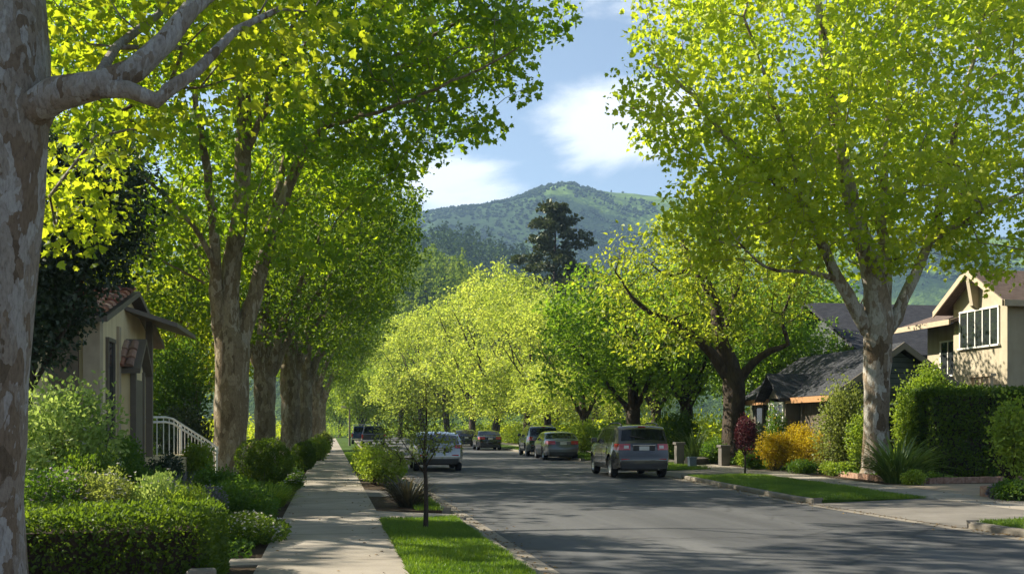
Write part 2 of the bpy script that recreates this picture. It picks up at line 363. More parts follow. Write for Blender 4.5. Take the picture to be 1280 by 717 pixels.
# ------------------------------------------------------------------ trees
def catmull(pts, step=.35):
    pts = np.array(pts, float); out = []
    P = np.vstack([2*pts[0]-pts[1], pts, 2*pts[-1]-pts[-2]])
    for i in range(1, len(P)-2):
        n = max(1, int(np.linalg.norm(P[i+1][:3]-P[i][:3])/step))
        for t in np.arange(n)/n:
            a, b, c, d = P[i-1], P[i], P[i+1], P[i+2]
            out.append(.5*((2*b)+(-a+c)*t+(2*a-5*b+4*c-d)*t*t+(-a+3*b-3*c+d)*t**3))
    out.append(pts[-1]); return np.array(out)
class Skel:
    def __init__(s): s.p = []; s.par = []; s.r = []; s.fixed = []
    def limb(s, pts, attach=True, step=.35, wob=0., R=rng):
        if s.p and attach: pts = [(a[0], a[1], a[2], a[3]*.72) for a in pts]
        q = catmull(pts, step); par = -1
        if s.p and attach:
            A = np.array(s.p); par = int(np.argmin(((A-q[0][:3])**2).sum(1)))
        for i, a in enumerate(q):
            w = R.normal(size=3)*wob*min(1, i/3)
            s.p.append(np.array(a[:3])+w); s.r.append(abs(float(a[3]))); s.par.append(par); s.fixed.append(True); par = len(s.p)-1
    def connect(s, clumps, zmin, R=rng, step=.55, arch=.12, minfix=None):
        A = np.array(s.p); d0 = np.array([np.min(((A-c)**2).sum(1)) for c in clumps])
        tips = []
        cap = len(A)+len(clumps)*14
        buf = np.zeros((cap, 3)); buf[:len(A)] = A; n = len(A); ok = np.zeros(cap, bool); ok[:n] = A[:, 2] > zmin
        for ci in np.argsort(d0):
            c = clumps[ci]; B = buf[:n]
            v = c-B; dist = np.sqrt((v**2).sum(1))
            cost = dist*(1+.9*np.clip(-v[:, 2]/np.maximum(dist, .01), -.3, 1))+np.where(ok[:n], 0, 1e6)
            j = int(np.argmin(cost)); L = dist[j]; k = min(12, max(1, int(L/step)))
            side = R.normal(size=3)*L*.07; side[2] += L*arch
            par = j; p0 = buf[j].copy()
            for q in range(1, k+1):
                t = q/k; pt = p0+(c-p0)*t+side*math.sin(PI*t)
                buf[n] = pt; ok[n] = True; s.p.append(pt); s.par.append(par); s.r.append(0); s.fixed.append(False); par = n; n += 1
            tips.append(par)
        return tips
    def radii(s, twig=.011, power=2.3):
        n = len(s.p); acc = np.zeros(n)
        for i in range(n-1, -1, -1):
            if not s.fixed[i]:
                r = max(acc[i], twig**power)**(1/power); s.r[i] = r
                if s.par[i] >= 0: acc[s.par[i]] += r**power
        for i in range(n):                       # a branch never outgrows the limb it leaves
            if not s.fixed[i] and s.par[i] >= 0: s.r[i] = min(s.r[i], s.r[s.par[i]]*.85+.002)
    def mesh(s, name, rough=.07, kmax=20, nseed=0.):
        n = len(s.p); ch = [[] for _ in range(n)]
        for i, p in enumerate(s.par):
            if p >= 0: ch[p].append(i)
        main = [-1]*n
        for i in range(n):
            if ch[i]: main[i] = max(ch[i], key=lambda c: (s.fixed[c], s.r[c]))
        starts = [i for i in range(n) if s.par[i] < 0 or main[s.par[i]] != i]
        V = []; Fc = []; tot = []; base = 0
        for st in starts:
            chain = [st]
            while main[chain[-1]] >= 0: chain.append(main[chain[-1]])
            pts = [s.p[i] for i in chain]; rad = [s.r[i] for i in chain]
            if s.par[st] >= 0: pts = [s.p[s.par[st]]]+pts; rad = [min(rad[0]*1.15, s.r[s.par[st]]*.95)]+rad
            if len(pts) < 2: continue
            rad[-1] *= .6
            P = np.array(pts); Rr = np.array(rad); m = len(P)
            k = kmax if Rr[0] > .18 else (10 if Rr[0] > .07 else (6 if Rr[0] > .03 else 4))
            T = np.empty_like(P); T[1:-1] = P[2:]-P[:-2]; T[0] = P[1]-P[0]; T[-1] = P[-1]-P[-2]; T = unit(T)
            up = np.array([1., 0, 0]) if abs(T[0][0]) < .8 else np.array([0, 1., 0])
            ang = np.arange(k)*2*PI/k
            for i in range(m):
                up = up-T[i]*up.dot(T[i]); up /= max(np.linalg.norm(up), 1e-6); b = np.cross(T[i], up)
                rr = np.full(k, Rr[i])
                if Rr[i] > .09:
                    for j in range(k):
                        q = Vector((P[i][0]+math.cos(ang[j])*.6*Rr[i]*2, P[i][1]+math.sin(ang[j])*.6*Rr[i]*2, P[i][2]*.7+nseed))
                        rr[j] *= 1+rough*2*mnoise.noise(q*2.2)+rough*mnoise.noise(q*6)
                V.append(P[i]+rr[:, None]*(np.cos(ang)[:, None]*up+np.sin(ang)[:, None]*b))
            for i in range(m-1):
                for j in range(k):
                    Fc += [base+i*k+j, base+i*k+(j+1) % k, base+(i+1)*k+(j+1) % k, base+(i+1)*k+j]
                    tot.append(4)
            base += m*k
        V = np.concatenate(V); tot = np.array(tot); stt = np.arange(len(tot))*4
        return np_mesh(name, V, Fc, stt, tot, smooth=True)
def in_ellipsoids(ell, n, R=rng, shell=.35, mind=.8, zmin=-1e9, keep=None):
    """n points filling ellipsoids (cx,cy,cz,rx,ry,rz,weight), leaning to the outside, not too near one another"""
    out = []; w = np.array([e[6] if len(e) > 6 else e[3]*e[4]*e[5] for e in ell], float); w /= w.sum(); tries = 0
    while len(out) < n and tries < n*40:
        tries += 1
        e = ell[R.choice(len(ell), p=w)]
        d = R.normal(size=3); d /= np.linalg.norm(d)
        r = (shell+(1-shell)*R.random())**(.5) if R.random() < .75 else R.random()**(1/3)
        p = np.array(e[:3])+d*r*np.array(e[3:6])
        if p[2] < zmin: continue
        if keep is not None and not keep(p): continue
        if out:
            A = np.array(out)
            if np.min(((A-p)**2).sum(1)) < (mind*R.uniform(.6, 1.1))**2: continue
        out.append(p)
    return np.array(out)
def make_tree(name, label, group, base, limbs, ell, ncl, per, sigma, lsize, shape, lmat, bmat, R, zmin=3., mind=.8, extra=None, up=.6, flat=.7, keep=None, wob=.02, twig=.011, arch=.12, cat='tree', kmax=20, hang=.35):
    t = thing(name, label, cat, base, 0, group)
    sk = Skel()
    for i, l in enumerate(limbs): sk.limb(l, attach=i > 0, wob=wob if i else wob*.3, R=R)
    cl = in_ellipsoids(ell, ncl, R, mind=mind, keep=keep)
    if extra is not None and len(extra): cl = np.vstack([cl, np.array(extra)])
    sk.connect(cl, zmin, R, arch=arch); sk.radii(twig)
    link_mesh('trunk', sk.mesh('trunk', nseed=R.random()*50, kmax=kmax), bmat, t)
    pos, nrm, d, sz, c = clump_leaves(cl, per, sigma*(.75+.5*R.random(len(cl))), lsize, R, flat, up, hang=hang)
    link_mesh('crown', leaf_mesh('crown', pos, nrm, d, sz, shape, c, R), lmat, t)
    return t

# ------------------------------------------------------------------ the setting: ground, road, kerbs, paths
ROADZ = -0.10
def interp(xs, ys): return lambda y: float(np.interp(y, xs, ys))
KX = interp([-60, 22, 31, 51, 72, 120, 300], [10.2, 10.3, 11.15, 12.3, 12.8, 13.6, 15.0])    # right kerb
KL = interp([-60, 60, 120, 300], [2.25, 2.25, 3.0, 7.0])                                      # left kerb
def strip(name, fl, fr, y0, y1, z, mat, n=40, k='structure', parent=None):
    ys = np.linspace(y0, y1, n); mb = MB()
    mb.grid([[(fl(y), y, z), ((fl(y)+fr(y))/2, y, z), (fr(y), y, z)] for y in ys])
    o = mb.build(name, mat, parent)
    if k: kind(o, k)
    return o
def slab(name, fl, fr, y0, y1, z0, z1, mat, n=24, k='structure', bevel=0):
    ys = np.linspace(y0, y1, n); mb = MB()
    ring = [[(fl(y), y, z0), (fl(y), y, z1), (fr(y), y, z1), (fr(y), y, z0)] for y in ys]
    mb.grid(ring); mb.f += [(0, 1, 2, 3), tuple(4*(n-1)+i for i in (3, 2, 1, 0))]; mb.m += [0, 0]
    o = mb.build(name, mat, bevel=bevel)
    if k: kind(o, k)
    return o
def m_asphalt():
    m, nt, out = newmat('asphalt'); v = geovec(nt)
    big = noise_node(nt, geovec(nt, (.5, .12, 1)), .9, 5, .6); fine = noise_node(nt, v, 160, 2, .7); mid = noise_node(nt, v, 14, 4, .6)
    c = ramp(nt, big, [(.25, (.052, .055, .060)), (.5, (.070, .073, .077)), (.78, (.092, .094, .096))])
    c = mixc(nt, .5, c, ramp(nt, fine, [(.3, (.25, .25, .26)), (.7, (.95, .94, .92))]), 'SOFT_LIGHT')
    c = mixc(nt, .35, c, ramp(nt, mid, [(.3, (.35, .35, .35)), (.7, (.65, .65, .64))]), 'OVERLAY')
    vo = nt.nodes.new('ShaderNodeTexVoronoi'); vo.feature = 'DISTANCE_TO_EDGE'; vo.inputs['Scale'].default_value = .23
    wv = noise_node(nt, v, 1.2, 4); mv = nt.nodes.new('ShaderNodeVectorMath'); mv.operation = 'ADD'
    nt.links.new(v, mv.inputs[0]); nt.links.new(ramp(nt, wv, [(0, (0, 0, 0)), (1, (1.6, 1.6, 0))]), mv.inputs[1])
    nt.links.new(mv.outputs[0], vo.inputs['Vector'])
    cr = ramp(nt, vo.outputs['Distance'], [(.0, (.045, .044, .043)), (.012, (1, 1, 1))])
    c = mixc(nt, .38, c, cr, 'MULTIPLY')
    lane = noise_node(nt, geovec(nt, (.8, .03, 1)), 1.3, 3); c = mixc(nt, .45, c, ramp(nt, lane, [(.35, (.30, .30, .30)), (.65, (.68, .68, .67))]), 'OVERLAY')
    st = noise_node(nt, geovec(nt, (1, .6, 1)), 1.1, 5, .7); c = mixc(nt, .55, c, ramp(nt, st, [(.28, (.45, .44, .43)), (.40, (1, 1, 1))]), 'MULTIPLY')
    pv_ = nt.nodes.new('ShaderNodeTexVoronoi'); pv_.distance = 'CHEBYCHEV'; pv_.inputs['Scale'].default_value = .16; nt.links.new(geovec(nt, (1, .7, 1)), pv_.inputs['Vector'])
    sc_ = nt.nodes.new('ShaderNodeSeparateColor'); nt.links.new(pv_.outputs['Color'], sc_.inputs[0]); c = mixc(nt, .5, c, ramp(nt, sc_.outputs[0], [(0, (.70, .70, .72)), (.22, (.9, .9, .9)), (.3, (1, 1, 1))], 'CONSTANT'), 'MULTIPLY')
    principled(nt, out, c, .82, normal=bump(nt, fine, .35, .006), spec=.3); return m
def m_concrete(name, a, b, joint=None, scale=2.):
    m, nt, out = newmat(name); v = geovec(nt)
    n1 = noise_node(nt, v, scale, 6, .62); n2 = noise_node(nt, v, 55, 3, .6); n3 = noise_node(nt, v, .45, 3)
    c = ramp(nt, n1, [(.25, a), (.75, b)])
    c = mixc(nt, .4, c, ramp(nt, n2, [(.3, (.3, .3, .3)), (.7, (.75, .74, .72))]), 'SOFT_LIGHT')
    c = mixc(nt, .5, c, ramp(nt, n3, [(.35, (.55, .53, .5)), (.6, (1, 1, 1))]), 'MULTIPLY')
    h = n2
    if joint:
        sx = nt.nodes.new('ShaderNodeSeparateXYZ'); nt.links.new(v, sx.inputs[0])
        md = nt.nodes.new('ShaderNodeMath'); md.operation = 'PINGPONG'; md.inputs[1].default_value = joint/2
        nt.links.new(sx.outputs['Y'], md.inputs[0])
        j = ramp(nt, md.outputs[0], [(.010, (.30, .28, .26)), (.022, (1, 1, 1))])
        c = mixc(nt, .85, c, j, 'MULTIPLY')
    principled(nt, out, c, .88, normal=bump(nt, h, .25, .006), spec=.25); return m
def m_soil():
    m, nt, out = newmat('soil'); v = geovec(nt)
    n = noise_node(nt, v, 3, 7, .7); n2 = noise_node(nt, v, 40, 3, .7)
    c = ramp(nt, n, [(.3, (.035, .025, .016)), (.55, (.07, .05, .033)), (.75, (.05, .055, .022))])
    principled(nt, out, c, .95, normal=bump(nt, n2, .8, .04), spec=.15); return m
def m_lawn(name='lawn_ground', a=(.03, .06, .01), b=(.07, .12, .02)):
    m, nt, out = newmat(name); v = geovec(nt)
    n = noise_node(nt, v, 1.5, 6, .65); n2 = noise_node(nt, v, 60, 3, .7)
    c = ramp(nt, n, [(.3, a), (.7, b)])
    principled(nt, out, c, .95, normal=bump(nt, n2, .8, .03), spec=.1); return m
M_ASPH = m_asphalt(); M_SIDE = m_concrete('sidewalk_concrete', (.25, .225, .19), (.34, .31, .265), 1.52)
M_KERB = m_concrete('kerb_concrete', (.16, .145, .12), (.26, .235, .20), None, 3.)
M_APRON = m_concrete('driveway_concrete', (.13, .122, .11), (.20, .188, .17), 3.1)
M_DRIVE = m_concrete('driveway_tan', (.30, .24, .175), (.38, .31, .235), None, 1.5)
M_SOIL = m_soil(); M_LAWN = m_lawn()
M_FARL = m_lawn('meadow_ground', (.025, .05, .01), (.06, .10, .02))

g = MB(); g.grid([[(x, y, -.16) for y in (-300, 0, 100, 300, 1000, 4000)] for x in (-3000, -500, 0, 500, 3000)])
kind(g.build('ground', M_FARL), 'structure')
strip('road', lambda y: KL(y)-.02, lambda y: KX(y)+.02, -40, 260, ROADZ, M_ASPH, 90)
strip('gutter', lambda y: KL(y), lambda y: KL(y)+.32, -40, 200, ROADZ+.004, M_KERB, 60)
strip('gutter', lambda y: KX(y)-.34, lambda y: KX(y), -40, 200, ROADZ+.004, M_KERB, 60)
slab('sidewalk', lambda y: -.80, lambda y: .86, -30, 150, -.15, 0, M_SIDE, 8)
slab('sidewalk', lambda y: KX(y)+2.65, lambda y: KX(y)+4.25, -30, 160, -.15, 0, M_SIDE, 60)
slab('garden_bed', lambda y: -60, lambda y: -.80, -30, 160, -.15, -.03, M_SOIL, 4)
slab('garden_bed', lambda y: KX(y)+4.25, lambda y: 90, -30, 160, -.15, -.03, M_SOIL, 60)
# left verge: lawn, crossings and planting soil between the pavement and the kerb
def kerb(f0, f1, y0, y1): return slab('kerb', f0, f1, y0, y1, -.15, .008, M_KERB, 30, bevel=.03)
lk0, lk1 = (lambda y: KL(y)-.16), (lambda y: KL(y))
rk0, rk1 = (lambda y: KX(y)), (lambda y: KX(y)+.17)
def verge_left(y0, y1, mat, name): return slab(name, lambda y: .86, lk0, y0, y1, -.15, -.012, mat, 20)
verge_left(-30, 17.3, M_LAWN, 'grass_verge'); verge_left(19.3, 23.4, M_SOIL, 'planting_strip'); verge_left(26, 37, M_SOIL, 'planting_strip'); verge_left(37, 150, M_LAWN, 'grass_verge')
kerb(lk0, lk1, -30, 17.2); kerb(lk0, lk1, 19.4, 23.3); kerb(lk0, lk1, 26.1, 150)
def apron(y0, y1, fl, fr, z0, z1, mat):   # a crossing that falls from the pavement to the gutter
    ys = np.linspace(y0, y1, 10); mb = MB()
    mb.grid([[(fl(y)+(fr(y)-fl(y))*t, y, z0+(z1-z0)*t) for t in (0, .5, .78, 1)] for y in ys])
    return kind(mb.build('driveway_apron', mat), 'structure')
apron(17.3, 19.3, lambda y: .86, lambda y: KL(y)+.10, -.006, ROADZ+.012, M_SIDE)
apron(23.4, 26.0, lambda y: .86, lambda y: KL(y)+.10, -.006, ROADZ+.012, M_APRON)
# right verge
def verge_right(y0, y1, mat, name): return slab(name, rk1, lambda y: KX(y)+2.65, y0, y1, -.15, -.012, mat, 20)
verge_right(-30, 15.2, M_LAWN, 'grass_verge'); verge_right(20.6, 31.5, M_LAWN, 'grass_verge'); verge_right(36.5, 45, M_LAWN, 'grass_verge'); verge_right(49, 160, M_LAWN, 'grass_verge')
kerb(rk0, rk1, -30, 15.2); kerb(rk0, rk1, 20.6, 31.5); kerb(rk0, rk1, 36.5, 45); kerb(rk0, rk1, 49, 160)
apron(15.2, 20.6, lambda y: KX(y)+2.65, lambda y: KX(y)-.10, -.006, ROADZ+.012, M_APRON)
apron(31.5, 36.5, lambda y: KX(y)+2.65, lambda y: KX(y)-.10, -.006, ROADZ+.012, M_APRON)
apron(45, 49, lambda y: KX(y)+2.65, lambda y: KX(y)-.10, -.006, ROADZ+.012, M_APRON)
slab('driveway', lambda y: KX(y)+4.25, lambda y: 40, 20.9, 25.6, -.15, .004, M_DRIVE, 6)
slab('driveway', lambda y: KX(y)+4.25, lambda y: 19.2, 31.8, 35.8, -.15, .004, M_APRON, 6)
slab('garden_path', lambda y: -9, lambda y: -.80, 11.95, 12.55, -.15, -.004, M_SIDE, 4)

def grass(name, fl, fr, y0, y1, dens, h, R, zf=-.012):
    ys = np.linspace(y0, y1, 200); area = np.mean([fr(y)-fl(y) for y in ys])*(y1-y0); n = int(area*dens)
    y = R.uniform(y0, y1, n); yl = np.linspace(y0, y1, 100)
    x = np.interp(y, yl, [fl(a) for a in yl])+R.random(n)*np.interp(y, yl, [fr(a)-fl(a) for a in yl])
    pos = np.stack([x, y, np.full(n, zf-.004)], 1)
    d = R.normal(size=(n, 3))*.45; d[:, 2] = 1
    hh = np.array([mnoise.noise(Vector((a*1.1, b*1.1, 3))) for a, b in zip(x, y)])
    cl = np.clip(.5+hh*1.1, 0, 1)
    nrm = R.normal(size=(n, 3)); nrm[:, 2] *= .2
    o = link_mesh(name, leaf_mesh(name, pos, nrm, d, h*(.75+.5*R.random(n))*(1+.35*hh), 'blade', cl, R), lf_grass)
    return kind(o, 'stuff')
R = np.random.default_rng(11)
grass('verge_grass', lambda y: .84, lambda y: 2.10, 8.5, 17.3, 5200, .085, R)
grass('verge_grass', lambda y: .88, lambda y: 2.08, 37, 62, 300, .13, R)
grass('verge_grass', lambda y: 1.6, lambda y: 2.10, 19.3, 23, 1200, .10, R)
grass('verge_grass', lambda y: KX(y)+.15, lambda y: KX(y)+2.65, 20.6, 31.5, 1500, .085, R)
grass('verge_grass', lambda y: KX(y)+.15, lambda y: KX(y)+2.65, 12, 15.2, 2200, .085, R)
grass('verge_grass', lambda y: KX(y)+.15, lambda y: KX(y)+2.65, 36.5, 45, 300, .12, R)
grass('verge_grass', lambda y: KX(y)+.15, lambda y: KX(y)+2.65, 49, 75, 120, .14, R)

# ------------------------------------------------------------------ hills
def m_hill(name, dk, md, lt, sc):
    m, nt, out = newmat(name); v = geovec(nt)
    n1 = noise_node(nt, v, sc, 6, .6, .6); n2 = noise_node(nt, v, sc*14, 4, .7)
    c = ramp(nt, n1, [(.36, dk), (.52, md), (.60, lt), (.74, md)])
    c = mixc(nt, .6, c, ramp(nt, n2, [(.3, (.3, .32, .28)), (.7, (.72, .74, .7))]), 'OVERLAY')
    principled(nt, out, c, .95, normal=bump(nt, n2, 1., 6.), spec=.05); return m
def hill(name, prof, d0, depth, mat, n=170, m=60, rough=.06, seed=0, ridge=1.0, foot=.0):
    """terrain whose crest runs through the given (column, row) skyline at distance d0 and falls away on both sides"""
    mb = MB(); xs = np.linspace(prof[0][0], prof[-1][0], n); px = [p[0] for p in prof]; py = [p[1] for p in prof]
    P = []
    for x in xs:
        top = PV(x, float(np.interp(x, px, py)), d0); h = top.z+2
        a = W(x, d0); row = []
        for j in range(m):
            t = -1+2*j/(m-1); dd = d0+t*depth; q = W(x, dd)
            base = math.cos(t*PI/2)**1.15 if abs(t) < 1 else 0
            s = 3.2/depth
            nz = mnoise.fractal(Vector((q.x*s+seed, q.y*s*.8, seed)), .9, 2.1, 5)
            gully = abs(mnoise.noise(Vector((q.x*s*1.6+seed*2, q.y*s*.35, seed))))
            z = h*base*(1+rough*nz*(1-base*.75))-h*ridge*.22*gully*(1-base)*base*2.2
            row.append((q.x, q.y, max(z, -1)-.16))
        P.append(row)
    mb.grid(P); o = mb.build(name, mat, smooth=180); kind(o, 'structure'); return P
def forest(name, P, n, h0, h1, mat, R, jrange=None, cone=.5, keep=None):
    """a wood seen as one mass on a hillside: lumpy crowns and pointed conifers"""
    A = np.array(P); pos = []
    N, Mm = A.shape[:2]; jr = jrange or (0, Mm-1)
    tv = [(0, 0, .82), (.5, 0, .35), (.25, .43, .3), (-.25, .43, .38), (-.5, 0, .3), (-.25, -.43, .36), (.25, -.43, .3), (0, 0, -.1)]
    V = []; Fc = []
    for q in range(n):
        i = R.uniform(0, N-1.001); j = R.uniform(*jr); i0, j0 = int(i), int(j); fi, fj = i-i0, j-j0
        p = (A[i0, j0]*(1-fi)*(1-fj)+A[i0+1, j0]*fi*(1-fj)+A[i0, min(j0+1, Mm-1)]*(1-fi)*fj+A[i0+1, min(j0+1, Mm-1)]*fi*fj)
        if p[2] < 2: continue
        if keep is not None and not keep(p): continue
        hgt = R.uniform(h0, h1); wd = hgt*(R.uniform(.35, .5) if R.random() < cone else R.uniform(.75, 1.1)); rot = R.uniform(0, 6.28); c, s = math.cos(rot), math.sin(rot)
        b = len(V)
        for a in tv:
            k = R.uniform(.8, 1.2); V.append((p[0]+(a[0]*c-a[1]*s)*wd*k, p[1]+(a[0]*s+a[1]*c)*wd*k, p[2]+(a[2]*.9)*hgt*(k if a[2] < .9 else 1)-.05*hgt))
        for u in range(6):
            w = (u+1) % 6; Fc.append((b, b+1+u, b+1+w)); Fc.append((b+7, b+1+w, b+1+u))
    flat = [i for f in Fc for i in f]; nt_ = len(Fc)
    me = np_mesh(name, np.array(V), flat, np.arange(nt_)*3, np.full(nt_, 3), {'rnd': np.repeat(R.random(nt_//12+1), 12)[:nt_], 'clump': np.repeat(R.random(nt_//12+1), 12)[:nt_]})
    return kind(link_mesh(name, me, mat), 'stuff')
def wood(name, P, n, h0, h1, per, ls, mat, R, jr, con=.3):
    """a far-off wood: every crown a tuft of leaf sprays, some of them pointed conifers"""
    A = np.array(P); N, Mm = A.shape[:2]; C = []; H = []; cn = []
    while len(C) < n:
        i, j = R.uniform(0, N-1.01), R.uniform(*jr); i0, j0 = int(i), int(j); fi, fj = i-i0, j-j0
        p = A[i0, j0]*(1-fi)*(1-fj)+A[i0+1, j0]*fi*(1-fj)+A[i0, j0+1]*(1-fi)*fj+A[i0+1, j0+1]*fi*fj
        if p[2] < 1: p[2] = 0
        c_ = mnoise.noise(Vector((p[0]*.012, p[1]*.012, 3)))*.5+R.random()*.7 < con+.1
        C.append(p); cn.append(c_); H.append(R.uniform(h0, h1)*(1.35 if c_ else .85))
    C = np.array(C); H = np.array(H); cn = np.array(cn); K = np.repeat(np.arange(n), per); m = len(K)
    d = rand_dirs(m, R); d[:, 2] = np.abs(d[:, 2])*.9-.15; z = R.random(m)
    rad = np.where(cn[K], (1-z)*.24+.03, np.sqrt(np.maximum(1-(z*1.7-.75)**2, .05))*.42)*H[K]
    a = R.uniform(0, 6.28, m); pos = C[K]+np.column_stack([np.cos(a)*rad, np.sin(a)*rad, z*H[K]])
    nrm = np.column_stack([np.cos(a), np.sin(a), .4+z])+.5*rand_dirs(m, R); dr = rand_dirs(m, R)
    cl = np.where(cn, R.random(n)*.25, .35+.65*R.random(n))[K]
    return kind(link_mesh(name, leaf_mesh(name, pos, nrm, dr, ls*(.6+.8*R.random(m)), 'kite', cl, R), mat), 'stuff')
hm_far = m_hill('far_hill_cover', (.02, .04, .016), (.03, .056, .018), (.12, .19, .038), .0035)
hm_mid = m_hill('mid_hill_cover', (.025, .042, .016), (.04, .07, .02), (.08, .13, .03), .012)
fm_far = leafmat('far_wood', (.018, .034, .018), (.05, .072, .026), (.02, .04, .01), (.05, .08, .02), .1, .0)
fm_mid = leafmat('mid_wood', (.018, .034, .016), (.10, .16, .03), (.02, .04, .01), (.10, .16, .02), .15, .0)
fm_near = leafmat('near_wood', (.11, .18, .02), (.27, .34, .04), (.15, .24, .01), (.36, .44, .03), .3, .0)
DH = 1500.
R = np.random.default_rng(21)
P1 = hill('mountain', [(60, 349), (250, 319), (400, 304), (470, 285), (530, 276), (560, 272), (600, 266), (640, 257), (665, 247), (690, 241), (715, 242), (745, 246), (775, 249), (800, 252), (830, 259), (880, 268), (960, 276), (1060, 289), (1180, 300), (1320, 314), (1500, 344)], DH, 800, hm_far, 230, 70, .10, 3.3, ridge=2.8)
def bare(p): return mnoise.noise(Vector((p[0]*.0035+p[1]*.002, p[1]*.003, 1.7)))+.35*mnoise.noise(Vector((p[0]*.02, p[1]*.02, 4)))
forest('mountain_forest', P1, 26000, 3.2, 6.5, fm_far, R, (6, 40), cone=.3, keep=lambda p: bare(p) < .04 or random.random() < .02)
P2 = hill('hillside', [(100, 400), (350, 350), (470, 334), (520, 326), (560, 318), (590, 324), (620, 332), (660, 346), (720, 364), (800, 395), (950, 430), (1200, 440), (1400, 450)], 620, 260, hm_mid, 120, 40, .2, 8.1)
wood('hillside_forest', P2, 1500, 7, 12, 46, 1.7, fm_mid, R, (9, 24), .42)
P3 = hill('foothill', [(380, 420), (450, 378), (500, 356), (530, 349), (550, 350), (572, 356), (590, 372), (620, 398), (660, 428), (760, 452)], 330, 110, hm_mid, 60, 30, .2, 5.5)
wood('foothill_wood', P3, 900, 4, 7, 60, .95, fm_near, R, (4, 18), .05)

# the air between here and the hills
hz = MB(); hz.box(-2600, 2600, -60, 3600, -2.5, 640)
m, nt, out = newmat('haze_air')
pv = nt.nodes.new('ShaderNodeVolumePrincipled'); pv.inputs['Color'].default_value = (.40, .64, 1, 1); pv.inputs['Density'].default_value = .00021; pv.inputs['Anisotropy'].default_value = .2
nt.links.new(pv.outputs[0], out.inputs['Volume'])
kind(hz.build('haze', m), 'stuff')

# ------------------------------------------------------------------ street trees
def loc_px(base, pts, d):
    """limb points given as (column, row, depth offset, radius), turned into metres from the tree's base"""
    out = []
    for px, py, dd, r in pts:
        p = PV(px, py, d+dd); out.append((p.x-base[0], p.y-base[1], p.z-base[2], r))
    return out
G_L = 'plane trees along the left pavement'; G_R = 'street trees along the right side of the road'
# near plane tree, trunk at the left edge of the view
def near_tree():
    R = np.random.default_rng(31); d = 7.5; b = W(-14, d, -.03); d0 = d
    limbs = [loc_px(b, [(-34, 830, 0, .42), (-31, 700, 0, .35), (-25, 550, 0, .325), (-16, 400, 0, .315), (-6, 250, 0, .32), (2, 120, 0, .33), (0, 0, .1, .30), (-12, -160, .3, .24), (-20, -330, .5, .17)], d),
             loc_px(b, [(20, 150, -.05, .20), (70, 118, -.15, .165), (130, 103, -.2, .135), (165, 85, -.1, .12), (200, 50, 0, .105), (245, 12, .2, .09), (300, -55, .6, .07), (380, -130, 1.2, .05)], d),
             loc_px(b, [(120, 110, -.2, .10), (160, 112, -.2, .085), (195, 124, -.2, .075), (215, 112, -.15, .07), (247, 84, 0, .055), (300, 40, .3, .04), (345, 12, .6, .03)], d),
             loc_px(b, [(120, 100, -.2, .06), (150, 60, .5, .05), (200, 15, 1, .04), (230, -40, 1.4, .03)], d),
             loc_px(b, [(60, 130, 0, .11), (52, 165, .1, .07), (30, 200, .2, .03)], d),
             loc_px(b, [(0, -40, .1, .14), (90, -150, 1.5, .1), (160, -300, 3, .06)], d),
             loc_px(b, [(-10, -60, 0, .16), (-160, -200, .5, .1), (-300, -330, 1, .06)], d)]
    ex = []
    def cl(px, py, dd): p = PV(px, py, d+dd); ex.append((p.x-b.x, p.y-b.y, p.z-b.z))
    for px, py, dd in [(80, 20, .8), (110, 55, 1), (150, 20, .6), (100, 200, 2.6), (75, 235, 2.6), (60, 262, 2.6), (95, 265, 2.6), (185, 40, 1.2), (230, 60, .8), (260, 30, .7), (290, 60, 1), (320, 25, .8), (210, 110, 1.2), (150, 140, 1.4), (175, 160, 1.4),
                       (250, 110, 1.0), (300, 95, 1.3), (350, 45, 1.2), (390, 15, 1.0), (60, 90, 1.5), (120, 170, 1.6), (70, 285, 2.4), (88, 225, 2.2), (62, 245, 2.0), (110, 240, 3), (80, 275, 2.8), (345, -20, .8), (280, -20, .6), (200, -20, .8), (120, -30, .8), (60, -10, 1.2), (420, -30, 1.4), (470, -10, 1.8), (330, 90, 1.6), (385, 75, 1.8)]: cl(px, py, dd)
    ell = [(-.5, 1.0, 9.2, 5.2, 4.4, 3.2), (-3, -1, 8.5, 4, 4, 2.6)]
    def keep(p):          # stay clear of the view below the limbs
        q = Vector((p[0]+b.x, p[1]+b.y, p[2]+b.z)); dd = q.x*SA+q.y*CA
        if dd < 4: return True
        row = HZ-(q.z-EYE)/dd*F
        return row < -30
    make_tree('plane_tree', 'nearest plane tree, pale mottled trunk with a thick bare limb reaching right', 'tree', b, limbs, ell, 170, 110, .34, .066, 'maple', lf_near, bark_near, R, zmin=3.4, mind=.75, extra=ex, keep=keep, twig=.008, up=.5, kmax=40)
    t = bpy.data.objects['plane_tree']; t['group'] = G_L
near_tree()

